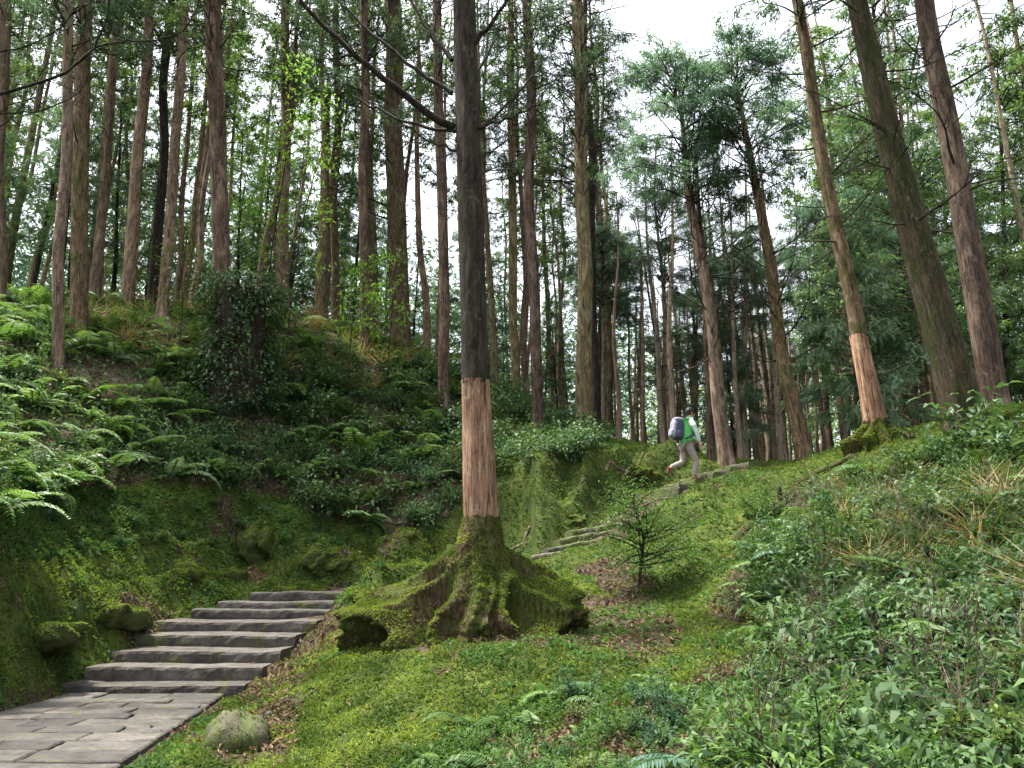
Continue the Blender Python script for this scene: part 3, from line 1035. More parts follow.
def moss_fuzz(V, F, n, rng, size, parent, keep=None, mat='moss'):
    """short moss tufts over a surface made of quads"""
    V, F = np.asarray(V).reshape(-1, 3), np.asarray(F).reshape(-1, 4)
    q = V[F]
    nor = np.cross(q[:, 2] - q[:, 0], q[:, 3] - q[:, 1])
    ar = np.linalg.norm(nor, axis=1)
    nor = nor / np.maximum(ar[:, None], 1e-9)
    w = ar * (np.clip(nor[:, 2] * .8 + .45, .02, 1) if keep is None else keep(q.mean(1), nor))
    k = rng.choice(len(F), n, p=w / w.sum())
    s, t = rng.random((n, 1)), rng.random((n, 1))
    p = q[k, 0] * (1 - s) * (1 - t) + q[k, 1] * s * (1 - t) + q[k, 2] * s * t + q[k, 3] * (1 - s) * t
    D = nor[k] * .8 + rng.normal(0, .6, (n, 3)) + np.array([0, 0, .25])
    pt = fbm(p[:, 0] * 3 + p[:, 2] * 3, p[:, 1] * 3 + p[:, 2], 77)
    Vl, Fl = leaves(p - nor[k] * .01, D, size * rng.uniform(.5, 1.3, n), size * .55, rng, .1, .3)
    o = Geo().add(Vl, Fl, np.clip((pt - .3) * 2.2 + rng.normal(0, .15, n), 0, 1)).obj('moss', M[mat], parent)
    o['kind'] = 'stuff'
    return o


V, F = flare_geo(hh[0] + .08, .36, [(R(196), .55, .35, .13, .9), (R(228), .5, .30, .12), (R(262), .35, .45, .16), (R(300), .5, .32, .15), (R(345), .5, .32, .14), (R(150), .4, .3, .2), (R(60), .5, .4, .4)], rg, top_r=rs[0] * 1.02, namp=.14)
Geo().add(V, F).obj('root_flare', M['mossy_wood'], root, True)
moss_fuzz(V, F, 9000, rg, .05, root)

# ---- the main tree: dark upper trunk, peeled band, broad mossy stump-like base
MB = at(474, 626, 11)
MB.z = gz(MB.x, MB.y)
mroot = thing('cedar_tree', 'tall dark cedar in the middle with peeled band and broad mossy root mound', 'tree', MB)
mrg = np.random.default_rng(404)
zb, zt, zT = [at(480, y, 11).z - MB.z for y in (522, 380, 0)]
sc11 = 11.15 / FPX
xb = {y: (x - 474) * sc11 for y, x in ((522, 480), (380, 473), (0, 455))}
rb, rt, rT = 35 / 2 * sc11, 27.5 / 2 * sc11, 22.5 / 2 * sc11 * 1.12
axx = lambda z: np.interp(z, [0, zb, zt, zT, 24], [xb[522] - .02, xb[522], xb[380], xb[0], xb[0] - .6])
mr = lambda z: np.interp(z, [zb, zt - .06, zt - .05, zT, 24], [rb, rt, rt * 1.03, rT, .06])


def shift_x(VF, fn, rag=0):
    V, F = VF
    V = V.copy()
    if rag:                                                  # the bark ends in a ragged edge
        m = V[:, 2] < V[:, 2].min() + 1e-6
        V[m, 2] += (mrg.random(m.sum()) - .7) * rag * 1.4
    V[:, 0] += fn(V[:, 2])
    return V, F


Geo().add(*shift_x(trunk_geo(24, mr, mrg, 30, 150, 0, .5, .0, .11, z0=zt - .03), axx, .05)).obj('trunk', M['bark_dark'], mroot, True)
Geo().add(*shift_x(trunk_geo(24, lambda z: mr(z) * 1.0, mrg, 44, 90, 0, .5, .0, .05, z0=zb - .12, z1=zt - .01), axx)).obj('peeled_band', M['bare_wood'], mroot, True)
gm = Geo()
for (px, py, ex, ey, rr, dy) in ((455, 128, 296, -4, .05, -.6), (452, 92, 330, -10, .03, .4), (456, 132, 352, 95, .025, .5), (460, 60, 520, -20, .035, -.3),
                                 (464, 140, 545, 60, .022, .6), (466, 128, 540, 105, .02, -.5), (452, 60, 395, -30, .03, .5), (462, 90, 500, 30, .025, .8),
                                 (456, 150, 395, 118, .016, .3), (466, 165, 520, 128, .015, .3)):
    a, b = np.array(at(px, py, 11) - MB), np.array(at(ex, ey, 11 + dy) - MB)
    m_ = (a + b) / 2 + np.array([0, 0, -.18 * np.linalg.norm(b - a) * .6])
    tt = np.linspace(0, 1, 12)[:, None]
    P = (1 - tt) ** 2 * a + 2 * tt * (1 - tt) * m_ + tt ** 2 * b + np.column_stack([np.zeros(12), np.zeros(12), (mrg.random(12) - .5) * .08])
    gb = Geo()
    gb.add(*tube(P, np.linspace(rr, rr * .45, 12) * 1.25, 7, .006, mrg), mrg.random())
    for q in range(7):
        p, d = along(P, [mrg.uniform(.2, .98)])
        SP = limb(p[0], math.atan2(d[0, 1], d[0, 0]) + mrg.choice([-1, 1]) * mrg.uniform(.3, .9), math.asin(d[0, 2]) + mrg.normal(0, .5), mrg.uniform(.3, 1.1), mrg, 5, mrg.normal(.2, .4), .2)
        gb.add(*tube(SP, np.linspace(rr * .3, rr * .1, len(SP)), 4, caps=False), mrg.random())
    gb.obj('branch', M['bark_dark'], mroot, True)
gm = Geo()
bare_limbs(gm, mrg, zT - 3.8, zT + 2, 22, 1.7, .012, (-.2, .6), .3, 6, base_r=.15)
gm.obj('twigwork', M['twig'], mroot)['kind'] = 'stuff'
c = link('crown', CROWNS['high'], mroot)

Hf, nr, ns = zb + .06, 112, 260
MZ, MA = np.meshgrid(-1.1 + (Hf + 1.1) * np.linspace(0, 1, nr) ** .92, np.linspace(0, 2 * np.pi, ns, endpoint=False), indexing='ij')
base_ = np.interp(MZ, [-.6, 0, .3, .7, 1.1, Hf], [.8, .64, .52, .40, .31, rb * 1.02])
rad = base_.copy()
for (az, w, zs, rs_) in ((180, .25, [-.6, .06, .24, .45, .70, 1.0], [1.74, 1.70, 1.60, 1.22, .78, .36]), (207, .15, [-.2, .2, .42, .7], [1.2, 1.15, .85, .5]), (160, .2, [0, .4, .9], [1.3, 1.0, .4]),
                         (0, .31, [-.6, .1, .48, .80, 1.02], [1.52, 1.50, 1.30, .85, .36]), (330, .13, [-.2, .22, .45, .9], [1.25, 1.12, .8, .4]), (308, .10, [-.2, .2, .7], [1.05, .82, .45]),
                         (240, .17, [-.2, .3, .6], [.95, .72, .45]), (272, .16, [-.2, .35, .8], [.80, .66, .4]), (290, .09, [-.2, .25, .8], [.9, .7, .36]), (90, .6, [0, .5, 1.0], [1.2, .9, .4])):
    da = np.abs((MA - R(az) + np.pi + .12 * np.sin(MZ * 7 + az)) % (2 * np.pi) - np.pi)
    rad = rad + np.maximum(np.interp(MZ, zs + [1.32], rs_ + [.1]) - base_, 0) * np.exp(-(da / w) ** 2)
edge = np.clip((Hf - MZ) / .35, 0, 1)
cx_, cy_ = np.cos(MA) * rad, np.sin(MA) * rad
rad = rad * (1 + edge * (.15 * (fbm(cx_ * 2.3 + 5, cy_ * 2.3 + MZ * 2.3, 41, 5) - .52) + .22 * (fbm(cx_ * 6, cy_ * 6 + MZ * 5, 47, 4) - .5) + .10 * (fbm(MA * 2, MZ * 16, 53, 3) - .5)))
V = np.stack([rad * np.cos(MA), rad * np.sin(MA), MZ], -1).reshape(-1, 3)
i_, j_ = np.meshgrid(np.arange(nr - 1), np.arange(ns), indexing='ij')
F = np.stack([i_ * ns + j_, i_ * ns + (j_ + 1) % ns, (i_ + 1) * ns + (j_ + 1) % ns, (i_ + 1) * ns + j_], -1).reshape(-1, 4)
topr = V[:, 2] > Hf - 1e-6
V[topr, 2] += (mrg.random(topr.sum()) - .4) * .05
V[:, 0] += np.interp(V[:, 2], [0, zb], [0, xb[522]])
V[:, 2] += (fbm(V[:, 0] * 3.2, V[:, 1] * 3.2, 19) - .5) * .22 * np.clip((zb - V[:, 2]) / zb, 0, 1)
Geo().add(V, F).obj('root_mound', M['mossy_wood'], mroot, True)
moss_fuzz(V, F, 46000, mrg, .036, mroot, lambda c, n: np.clip(n[:, 2] * 1.2 + .10, .0, 1) * np.clip(fbm(c[:, 0] * 2.2 + c[:, 2] * 3, c[:, 1] * 2.2, 15) * 3 - .8, .03, 1) + .05 * (c[:, 0] > .3))

# ------------------------------------------------------------------ the stand of slender trees behind, and young conifers between them
BR = np.random.default_rng(77)


def slender(name, mat, ck, H, r, limbs, cs=1.0, twig='twig'):
    root = thing(name, None, 'tree')
    Geo().add(*trunk_geo(H, lambda z: r * (1 - z / H * .8), BR, 10, 30, .4, .4, .16, .06)).obj('trunk', M[mat], root, True)
    gm = Geo()
    bare_limbs(gm, BR, base_r=r * .5, **limbs)
    gm.obj('branchwork', M[twig], root)['kind'] = 'stuff'
    if ck:
        c = link('crown', CROWNS[ck], root)
        c.scale = (cs, cs, cs if ck == 'round' else H / 23)
        c.rotation_euler = (0, 0, BR.uniform(0, 6))
    return root


crown('wisp', (M['twig'], M['needle_mid']), 10.5, 21, 2.3, 40, clump=18, nl=12, start=.3)
def bare(mat, H, r, n):
    return slender('slender_cedar', mat, None, H, r, DEAD(1.5, H * .95, n, 1.3, .014))


PROTO = [slender('slender_cedar', 'bark_pink', 'wisp', 21, .15, DEAD(2, 11, 30, 1.5, .016)),
         slender('slender_cedar', 'bark_sunlit', 'wisp', 20, .12, DEAD(2, 11, 30, 1.3, .014)),
         slender('slender_cedar', 'bark_yellow', 'sparse2', 22, .17, DEAD(2, 11, 26, 1.6, .018), .9),
         slender('slender_cedar', 'bark_red', 'round', 11.2, .14, DEAD(2, 9, 40, 1.7, .016, subs=7), .8),
         slender('slender_cedar', 'bark_sunlit', 'round', 10.9, .11, DEAD(2, 9, 36, 1.5, .014, subs=7), .75),
         bare('bark_sunlit', 10.5, .11, 46), bare('bark_pink', 9, .09, 40), bare('bark_sunlit', 11, .13, 44)]
used = set()


def plant(protos, k, x, y, label, group, sc, tilt=0.04, dz=-.05):
    p = protos[k]
    loc = (x, y, gz(x, y) + dz)
    rot = (BR.normal(0, tilt), BR.normal(0, tilt), BR.uniform(0, 6.28))
    if id(p) not in used:
        used.add(id(p))
        p.location, p.rotation_euler = loc, rot
        p.scale = (sc, sc, sc) if not isinstance(sc, tuple) else sc
        p['label'], p['group'] = label, group
        return p
    return copy_thing(p, label, loc, rot=rot, sc=sc, group=group)


def spread(n, pxr, yr, mind, rng, taken):
    out = []
    tries = 0
    while len(out) < n and tries < 4000:
        tries += 1
        px, Y = rng.uniform(*pxr), rng.uniform(*yr)
        x = (px - 512) / FPX * Y * 1.02
        if all((x - a) ** 2 + (Y - b) ** 2 > mind ** 2 for a, b in taken):
            taken.append((x, Y))
            out.append((px, x, Y))
    return out


taken = []
for px, x, Y in spread(120, (596, 960), (25.5, 46), .85, BR, taken):
    short = 612 < px < 822
    k = BR.choice([3, 4, 5, 6, 7], p=[.08, .08, .28, .28, .28]) if short else BR.choice([0, 1, 2, 3, 4], p=[.25, .25, .2, .15, .15])
    plant(PROTO, k, x, Y, 'slender bare stemmed cedar in the distant stand behind the hiker and the right crest', 'slender cedars behind the right crest', BR.uniform(.85, 1.12))
for px, x, Y in spread(40, (-80, 440), (29, 46), 1.3, BR, taken):
    plant(PROTO, BR.choice([0, 1, 2]), x, Y, 'slender cedar far back in the grove over the left crest', 'slender cedars over the left crest', BR.uniform(.9, 1.15))
for px, x, Y in spread(12, (470, 600), (30, 44), 1.5, BR, taken):
    plant(PROTO, BR.choice([0, 1, 2]), x, Y, 'slender cedar far back between the banded trunk and the pale lichened cedar', 'slender cedars in the middle distance', BR.uniform(.85, 1.0))
for px, x, Y in spread(8, (960, 1180), (22, 40), 2, BR, taken):
    plant(PROTO, BR.choice([0, 1, 2]), x, Y, 'slender cedar beyond the great leaning trunks by the right edge', 'slender cedars at the right edge', BR.uniform(.9, 1.1))


def young(name, ck, H, r, cs):
    root = thing(name, None, 'tree')
    Geo().add(*trunk_geo(H, lambda z: r * (1 - z / H * .85), BR, 8, 16, .3, .3, .08, .04)).obj('trunk', M['bark_dark'], root, True)
    c = link('crown', CROWNS[ck], root)
    c.scale = (cs, cs, cs)
    return root


YP = [young('young_conifer', 'full', 13, .13, 1), young('young_conifer', 'full2', 15, .15, 1)]
for (a, b, y0, y1, n, s0, s1, lab, grp) in (
        (480, 625, 33, 44, 14, .45, .72, 'dark young conifer filling the gap behind the dark reddish and pale lichened trunks', 'young conifers in the middle distance'),
        (-90, 70, 27, 33, 6, .6, .85, 'dense young conifer behind the trunks at the left edge', 'young conifers at the left edge'),
        (80, 440, 33, 46, 22, .55, .95, 'young conifer showing low between the trunks over the left crest', 'young conifers over the left crest'),
        (840, 1150, 25, 38, 12, .8, 1.2, 'bushy conifer with low green branches behind the leaning giants on the right', 'bushy conifers behind the right giants'),
        (660, 830, 48, 58, 4, .4, .55, 'far conifer closing the stand behind the hiker', 'far conifers behind the hiker')):
    for px, x, Y in spread(n, (a, b), (y0, y1), 1.8, BR, taken):
        plant(YP, BR.choice([0, 1]), x, Y, lab, grp, BR.uniform(s0, s1))
pc = young('young_conifer', 'pale', 6.3, .08, 1)
B = at(862, 452, 21)
plant([pc], 0, B.x, B.y, 'pale silvery green conifer behind the leaning cedar with the peeled foot', None, 1.12, .01)
B = at(735, 462, 27)
plant([pc], 0, B.x, B.y, 'small pale conifer glimpsed low between the trunks right of the hiker', None, .8, .01)
for k_ in (pc,):
    if 'group' in k_:
        del k_['group']

# the far wood that reads as one mass
fw = Geo()
FR = np.random.default_rng(9)
n = 4400
d = FR.uniform(52, 85, n)
ang = np.radians(FR.uniform(-42, 42, n))
cx, cy = d * np.sin(ang), d * np.cos(ang)
cpx, _ = proj(cx, cy, np.full(n, 8.0))
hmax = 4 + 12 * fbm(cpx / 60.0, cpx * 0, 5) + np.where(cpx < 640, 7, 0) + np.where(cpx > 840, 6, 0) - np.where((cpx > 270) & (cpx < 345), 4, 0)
cz = ground(cx, cy) + FR.random(n) ** .8 * hmax
C_ = np.column_stack([cx, cy, cz])
nl = 22
for sel, mat_, lab_ in (((cpx < 640) | (cpx > 850), 'needle_soft', 'far green foliage closing the forest behind the trunks'), ((cpx >= 640) & (cpx <= 850), 'needle_pale', 'far foliage behind the hiker coloured pale as if sunlit')):  # paler needles behind the hiker carry the sunlight in their colour
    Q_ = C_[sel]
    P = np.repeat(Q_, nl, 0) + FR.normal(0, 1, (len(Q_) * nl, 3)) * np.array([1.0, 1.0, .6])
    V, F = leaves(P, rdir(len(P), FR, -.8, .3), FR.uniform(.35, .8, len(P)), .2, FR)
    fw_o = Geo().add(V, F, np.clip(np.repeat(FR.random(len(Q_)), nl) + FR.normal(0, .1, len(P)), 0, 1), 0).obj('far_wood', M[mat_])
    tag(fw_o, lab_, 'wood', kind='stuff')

# ------------------------------------------------------------------ undergrowth prototypes
UR = np.random.default_rng(55)


def fern_parts(rng, nf, L, npair, mat, droop=1.1, el0=.85, wid=.24, leafw=.35):
    root = thing('fern', None, 'fern')
    for k in range(1):
        gm = Geo()
        for f in range(nf):
            a = f / nf * 6.283 + rng.normal(0, .25)
            LL = L * rng.uniform(.65, 1.15)
            P = limb((0, 0, 0), a, el0 + rng.normal(0, .18), LL, rng, 8, -droop * rng.uniform(.7, 1.3), .05)
            gm.add(*tube(P, np.linspace(.007, .002, len(P)), 3, caps=False), .3)
            t = np.repeat(np.linspace(.14, .985, npair), 2)
            s = np.tile([1.0, -1.0], npair)
            p, d = along(P, t)
            side = nrm(np.cross(d, [0, 0, 1.0]))
            prof = np.minimum(1, (t - .05) * 4.5) * (1 - t) ** .75 * 1.25 + .06
            pl = LL * wid * prof * rng.uniform(.85, 1.1, len(t))
            D = side * s[:, None] * .95 + d * .38 + np.array([0, 0, -.12])
            V, F = leaves(p, D, pl, np.maximum(.012, LL * .9 / npair * (1 + leafw)), rng, .02, .18, .35)
            gm.add(V, F, np.clip(rng.uniform(.25, .8) + rng.normal(0, .07, len(t)), 0, 1))
        gm.obj('fronds', M[mat], root)['kind'] = 'stuff'
    return root


FERN = [fern_parts(UR, n_, L_, np_, 'fern', dr) for (n_, L_, np_, dr) in ((9, .72, 20, 1.5), (7, .85, 22, 1.3), (11, .6, 18, 1.7), (6, .9, 22, 1.8))]
BFERN = [fern_parts(UR, 7, .9, 24, 'fern_blue', 1.5, .75, .28)]


def shrub_parts(name, rng, nst, H, nleaf, L, W, mat, spr=.5, el=(.7, 1.4), wood='twig', curve=-.3, droop=.35):
    root = thing(name, None, 'plant' if H < .7 else 'shrub')
    gm, lf = Geo(), Geo()
    limbs = []
    for k in range(nst):
        a = rng.uniform(0, 6.283)
        P = limb((rng.normal(0, .05), rng.normal(0, .05), 0), a, rng.uniform(*el), H * rng.uniform(.6, 1.15), rng, 5, curve, .12)
        gm.add(*tube(P, np.linspace(.008 * (.5 + H), .003, len(P)), 4), .4)
        limbs.append(P)
    gm.obj('stem', M[wood], root)['kind'] = 'stuff'
    leafy_crown(lf, rng, limbs, nleaf, L, W, spr * H * .16, 0, .1, droop)
    lf.obj('foliage', M[mat], root, True)['kind'] = 'stuff'
    return root


LANCE = [shrub_parts('leafy_plant', UR, 10, .58, 84, .066, .024, 'leaf_blue', .55, droop=.45), shrub_parts('leafy_plant', UR, 9, .7, 92, .070, .025, 'cover', .55, droop=.45),
         shrub_parts('leafy_plant', UR, 10, .5, 76, .06, .025, 'leaf_olive', .55), shrub_parts('leafy_plant', UR, 8, .6, 84, .078, .03, 'leaf_deep', .5, el=(.4, 1.0), droop=.5)]
DARKS = [shrub_parts('broadleaf_shrub', UR, 12, 1.15, 38, .19, .085, 'leaf_dark', .9, el=(.3, 1.2), droop=.5), shrub_parts('broadleaf_shrub', UR, 10, .95, 34, .17, .075, 'leaf_dark', .9, el=(.3, 1.2), droop=.5),
         shrub_parts('broadleaf_shrub', UR, 10, 1.0, 40, .15, .065, 'leaf_blue', .8, el=(.3, 1.2))]


def tuft_parts(rng, n, L, mat):
    root = thing('grass_tuft', None, 'grass tuft')
    gm = Geo()
    D = rdir(n, rng, .45, 1)
    P = rng.normal(0, .06, (n, 3)) * np.array([1, 1, 0])
    V, F = leaves(P, D, L * rng.uniform(.5, 1.2, n), .014, rng, .05, .35, .4)
    gm.add(V, F, rng.random(n))
    gm.obj('blades', M[mat], root)['kind'] = 'stuff'
    return root


def stem_parts(rng, n, H):
    root = thing('dead_stem', None, 'dead plant')
    gm = Geo()
    for k in range(n):
        P = limb((rng.normal(0, .08), rng.normal(0, .08), 0), rng.uniform(0, 6.28), rng.uniform(1.1, 1.5), H * rng.uniform(.5, 1.1), rng, 6, -.4 * rng.random(), .12)
        gm.add(*tube(P, np.linspace(.006, .002, len(P)), 4, caps=False), rng.random())
        for q in range(4):
            p, d = along(P, [rng.uniform(.4, 1)])
            SP = limb(p[0], rng.uniform(0, 6.28), rng.uniform(.2, 1.1), H * .25, rng, 3, 0, .2)
            gm.add(*tube(SP, np.linspace(.003, .0015, len(SP)), 3, caps=False), rng.random())
    gm.obj('stalk', M['twig_pale'], root)['kind'] = 'stuff'
    return root


STEM = [stem_parts(UR, 9, .8), stem_parts(UR, 7, .65)]
TUFT = [tuft_parts(UR, 90, .75, 'dry'), tuft_parts(UR, 110, .6, 'leaf_olive')]


def cand(n, dmin, dmax, rng, a=43, bias=1.0):
    """ground points, thinning out with distance"""
    d = dmin * (dmax / dmin) ** (rng.random(n) ** bias)
    an = np.radians(rng.uniform(-a, a, n))
    x, y = d * np.sin(an), d * np.cos(an)
    z = ground(x, y)
    wd_, _ = way_blend(x, y)
    px, py = proj(x, y, z)
    return x, y, z, px, py, wd_


def thin(x, y, mind, n):
    keep, grid = [], {}
    for i in range(len(x)):
        c = (int(x[i] // mind), int(y[i] // mind))
        ok = True
        for a in (-1, 0, 1):
            for b in (-1, 0, 1):
                for q in grid.get((c[0] + a, c[1] + b), ()):
                    if (x[q] - x[i]) ** 2 + (y[q] - y[i]) ** 2 < mind * mind:
                        ok = False
        if ok:
            grid.setdefault(c, []).append(i)
            keep.append(i)
            if len(keep) >= n:
                break
    return keep


TRUNKS = [(o.location.x, o.location.y) for o in S.objects if o.parent is None and o.name.startswith('cedar_tree')]


def clear_of(x, y, r):
    m = np.ones(len(x), bool)
    for a, b in TRUNKS:
        m &= (x - a) ** 2 + (y - b) ** 2 > r * r
    return m


def scatter(protos, zone, n, mind, dr, label, group, sc, seed, avoid=None, tilt=.12, dz=-.03, way=.5, prob=None, aim=(-60, 1084)):
    rng = np.random.default_rng(seed)
    x, y, z, px, py, wd_ = cand(16000, *dr, rng)
    m = inpoly(px, py, zone) & (wd_ > way) & clear_of(x, y, .4) & (px > aim[0]) & (px < aim[1])
    if prob is not None:
        m &= rng.random(len(x)) < prob(px, py, x, y)
    x, y = x[m], y[m]
    for i in thin(x, y, mind, n):
        plant(protos, int(rng.integers(len(protos))), float(x[i]), float(y[i]), label, group, float(rng.uniform(*sc)), tilt, dz)


Z_DARK = [(180, 400), (290, 340), (470, 380), (560, 420), (600, 450), (560, 470), (490, 470), (450, 525), (330, 525), (270, 500), (170, 470)]
scatter(DARKS, Z_DARK, 95, .7, (15, 30), 'dark broad leaved shrub in the shaded thicket between the ivy stump and the banded trunk', 'dark shrubs on the left bank', (.6, 1.0), 1)
scatter(FERN, Z_FERN, 205, .5, (12, 32), 'green fern on the open bank left of the shaded thicket', 'ferns on the left bank', (1.0, 1.7), 2, prob=lambda px, py, x, y: np.where(inpoly(px, py, Z_DARK), .45, 1))
scatter(LANCE, [(40, 485), (250, 500), (440, 528), (430, 545), (250, 545), (60, 560)], 44, .35, (11, 20), 'small leafy plant on the moss right above the stairs bank', 'leafy plants above the stairs', (.35, .6), 14)
scatter(LANCE, Z_FERN, 90, .7, (12, 30), 'small leafy plant among the ferns of the left bank', 'leafy plants on the left bank', (.8, 1.3), 3)
scatter(TUFT, [(60, 270), (460, 300), (460, 400), (330, 390), (60, 360)], 84, .5, (19, 33), 'straw coloured grass tuft on the left crest under the trunks', 'grass tufts on the left crest', (.9, 1.5), 4)
scatter(DARKS, [(480, 420), (620, 420), (600, 455), (490, 460)], 14, .7, (19, 30), 'dark low shrub at the feet of the reddish and pale lichened trunks', 'shrubs below the middle trunks', (.5, .8), 5)
scatter(FERN, Z_RIGHT, 74, .5, (5.5, 17), 'green fern in the thicket of the right slope', 'ferns on the right slope', (.55, 1.05), 6)
scatter([LANCE[1], LANCE[2], LANCE[3], LANCE[2]], Z_RIGHT, 84, .48, (3.9, 16), 'leafy waist high plant in the thicket of the right slope', 'leafy plants on the right slope', (.6, 1.05), 7)
scatter(DARKS, Z_RIGHT, 60, .55, (6.5, 16), 'dark low shrub filling the gaps in the thicket of the right slope', 'dark shrubs on the right slope', (.35, .65), 11)
scatter(STEM, Z_RIGHT, 44, .5, (4.5, 16), 'brown dead stems standing among the plants of the right slope', 'dead stems on the right slope', (.7, 1.1), 12)
scatter(LANCE, Z_FORE, 76, .27, (3.3, 8), 'low lance leaved plant in the green carpet along the bottom edge', 'low plants along the bottom edge', (.35, .6), 8)
scatter(FERN, Z_FORE, 26, .5, (4.8, 8.5), 'small fern in the green carpet along the bottom edge', 'ferns along the bottom edge', (.35, .6), 10)
scatter(TUFT, [(920, 470), (1060, 440), (1060, 600), (900, 590), (800, 560), (830, 490)], 40, .4, (7, 16), 'dry straw tuft among the plants by the right edge', 'dry tufts at the right edge', (.6, 1.0), 9)
scatter(BFERN, Z_RIGHT, 18, 1.0, (5, 15), 'bluish fern among the green plants of the right slope', 'bluish ferns on the right slope', (.4, .7), 13)
for (px, py, sc, lab) in ((792, 560, .75, 'pale blue green fern overhanging the dark hollow on the right slope'), (815, 540, .6, 'smaller pale fern just above the blue green fern of the hollow'),
                          (1000, 570, .7, 'blue green fern by the right edge below the dry straw'), (20, 478, .6, 'large bluish fern at the left edge above the mossy bank')):
    h = hit(px, py)
    plant(BFERN, 0, h.x, h.y, lab, None, sc, .1, .08)
for o in list(S.objects):
    if o.get('group') is None and 'group' in o:
        del o['group']

# ------------------------------------------------------------------ ground cover nobody could count
CR2 = np.random.default_rng(123)
x, y, z, px, py, wd_ = cand(460000, 3.2, 26, CR2, 44)
bx, by = CR2.uniform(-9.5, -1.5, 90000), CR2.uniform(8, 19.5, 90000)      # the steep mossy bank needs more
bz = ground(bx, by)
bqx, bqy = proj(bx, by, bz)
x, y, z, px, py, wd_ = [np.concatenate(q) for q in ((x, bx), (y, by), (z, bz), (px, bqx), (py, bqy), (wd_, way_blend(bx, by)[0]))]
lit = litter_mask(px + CR2.normal(0, 6, len(px)), py + CR2.normal(0, 4, len(px)))
patch = fbm(x * .8, y * .8, 61)
patch2 = fbm(x * 2.6, y * 2.6, 67)
fernz = inpoly(px, py, Z_FERN)
rightz = inpoly(px, py, Z_RIGHT)
forez = inpoly(px, py, Z_FORE)
topz = inpoly(px, py, Z_BANKTOP)
free = wd_ > .03
lit = np.maximum(lit, (fbm(x * 1.1, y * 1.1, 301) > .67) * .8)
onlit = (lit > .5) & (CR2.random(len(x)) < .84 - .5 * (patch2 > .55))
patch3 = fbm(x * 6.5, y * 6.5, 71)
leafy = (.6 * patch + .5 * (patch2 - .5) + .6 * (patch3 - .5) + .2 > .575) | topz | (forez & ~rightz & (patch2 > .42)) | (rightz & (patch2 > .68)) | (fernz & (patch2 > .58))
mm = free & ~onlit & ~leafy & (CR2.random(len(x)) < np.where(rightz, .3 * (patch2 > .5), np.where(fernz, .16, np.where(patch3 < .36, .35, 1.0))))
dist = np.hypot(x, y)


def cover(mask, mat, size, name, label, up, tint, w=.5, seed=0, two=False):
    i = np.where(mask)[0]
    P = np.column_stack([x[i], y[i], z[i] - .004])
    D = CR2.normal(0, .55, (len(i), 3)) + np.array([0, 0, up])
    L = size * CR2.uniform(.55, 1.35, len(i)) * (1 + np.maximum(0, dist[i] - 8) * .05)
    V, F = leaves(P + np.array([0, 0, 1.0]) * (CR2.random((len(i), 1)) * size * .8 if not two else CR2.random((len(i), 1)) ** 2 * .14), D, L, L * w, CR2, .12, .35)
    tt = np.clip(tint[i] + CR2.normal(0, .13, len(i)), 0, 1)
    o = Geo().add(V, F, tt).obj(name, M[mat])
    return tag(o, label, 'ground cover', kind='stuff')


cover(mm, 'moss', .042, 'moss', 'yellow green moss carpet over the forest floor', .5, np.clip((patch2 - .28) * 2.0, 0, 1))
cover(free & ~onlit & leafy & (~forez | (CR2.random(len(x)) < .8)), 'cover', .055, 'ground_cover', 'small leaved green ground cover in patches', .25, np.clip((patch2 - .2) * 1.5, 0, 1), .55)
lm2 = (free | (wd_ > -.5)) & (onlit & (CR2.random(len(x)) < .35) | (CR2.random(len(x)) < .006)) & ((wd_ > 0) | (CR2.random(len(x)) < .06))
cover(lm2, 'litter', .06, 'leaf_litter', 'brown fallen leaves on the bare soil', .05, CR2.random(len(x)), .5)
# foliage that fills in under the ferns and plants
fill = free & ((fernz & (CR2.random(len(x)) < np.where(y > 17.5, .42, .14))) | (rightz & (CR2.random(len(x)) < .10)))
i = np.where(fill)[0]
P = np.column_stack([x[i], y[i], z[i]]) + np.column_stack([CR2.normal(0, .1, len(i)), CR2.normal(0, .1, len(i)), CR2.random(len(i)) ** 1.4 * .36])
D = CR2.normal(0, .8, (len(i), 3)) + np.array([0, 0, .1])
V, F = leaves(P, D, CR2.uniform(.06, .14, len(i)) * (1 + np.maximum(0, dist[i] - 8) * .03), .05, CR2, .12, .35)
o = Geo().add(V, F, np.clip(patch2[i] * 1.3 - .2 + CR2.normal(0, .2, len(i)), 0, 1)).obj('undergrowth', M['leaf_dark'])
tag(o, 'dark low undergrowth filling in between ferns and shrubs', 'undergrowth', kind='stuff')

# ------------------------------------------------------------------ overgrown stump, saplings and other single plants
OR = np.random.default_rng(808)
h = hit(236, 396)
root = thing('overgrown_stump', 'tall dark stump smothered in leafy ivy on the left bank', 'stump', h)
V, F = trunk_geo(3.0, lambda z: .8 - .06 * z, OR, 26, 34, .12, .6, .1, .16, z0=-1.6)
Geo().add(V, F).obj('stump_wood', M['bark_dark'], root, True)
n = 6500
a = OR.uniform(0, 6.283, n)
zz = OR.random(n) ** .8 * 4.1 - .6
rr = (.82 - .08 * zz + .25 * np.clip(1.2 - zz, 0, 1)) * (1 + .5 * (fbm(a * 1.5, zz * 1.1, 23) - .5)) + np.abs(OR.normal(0, .34, n)) + .5 * np.exp(-((zz - 2.9) / .5) ** 2) * OR.random(n)
P = np.column_stack([rr * np.cos(a), rr * np.sin(a), zz])
keep = fbm(a * 2.2, zz * 1.6, 3) > .33
P = P[keep]
D = nrm(P * np.array([1, 1, 0])) + OR.normal(0, .6, P.shape) + np.array([0, 0, -.15])
V, F = broad(P, D, .15 * OR.uniform(.6, 1.3, len(P)), .075, OR, .4)
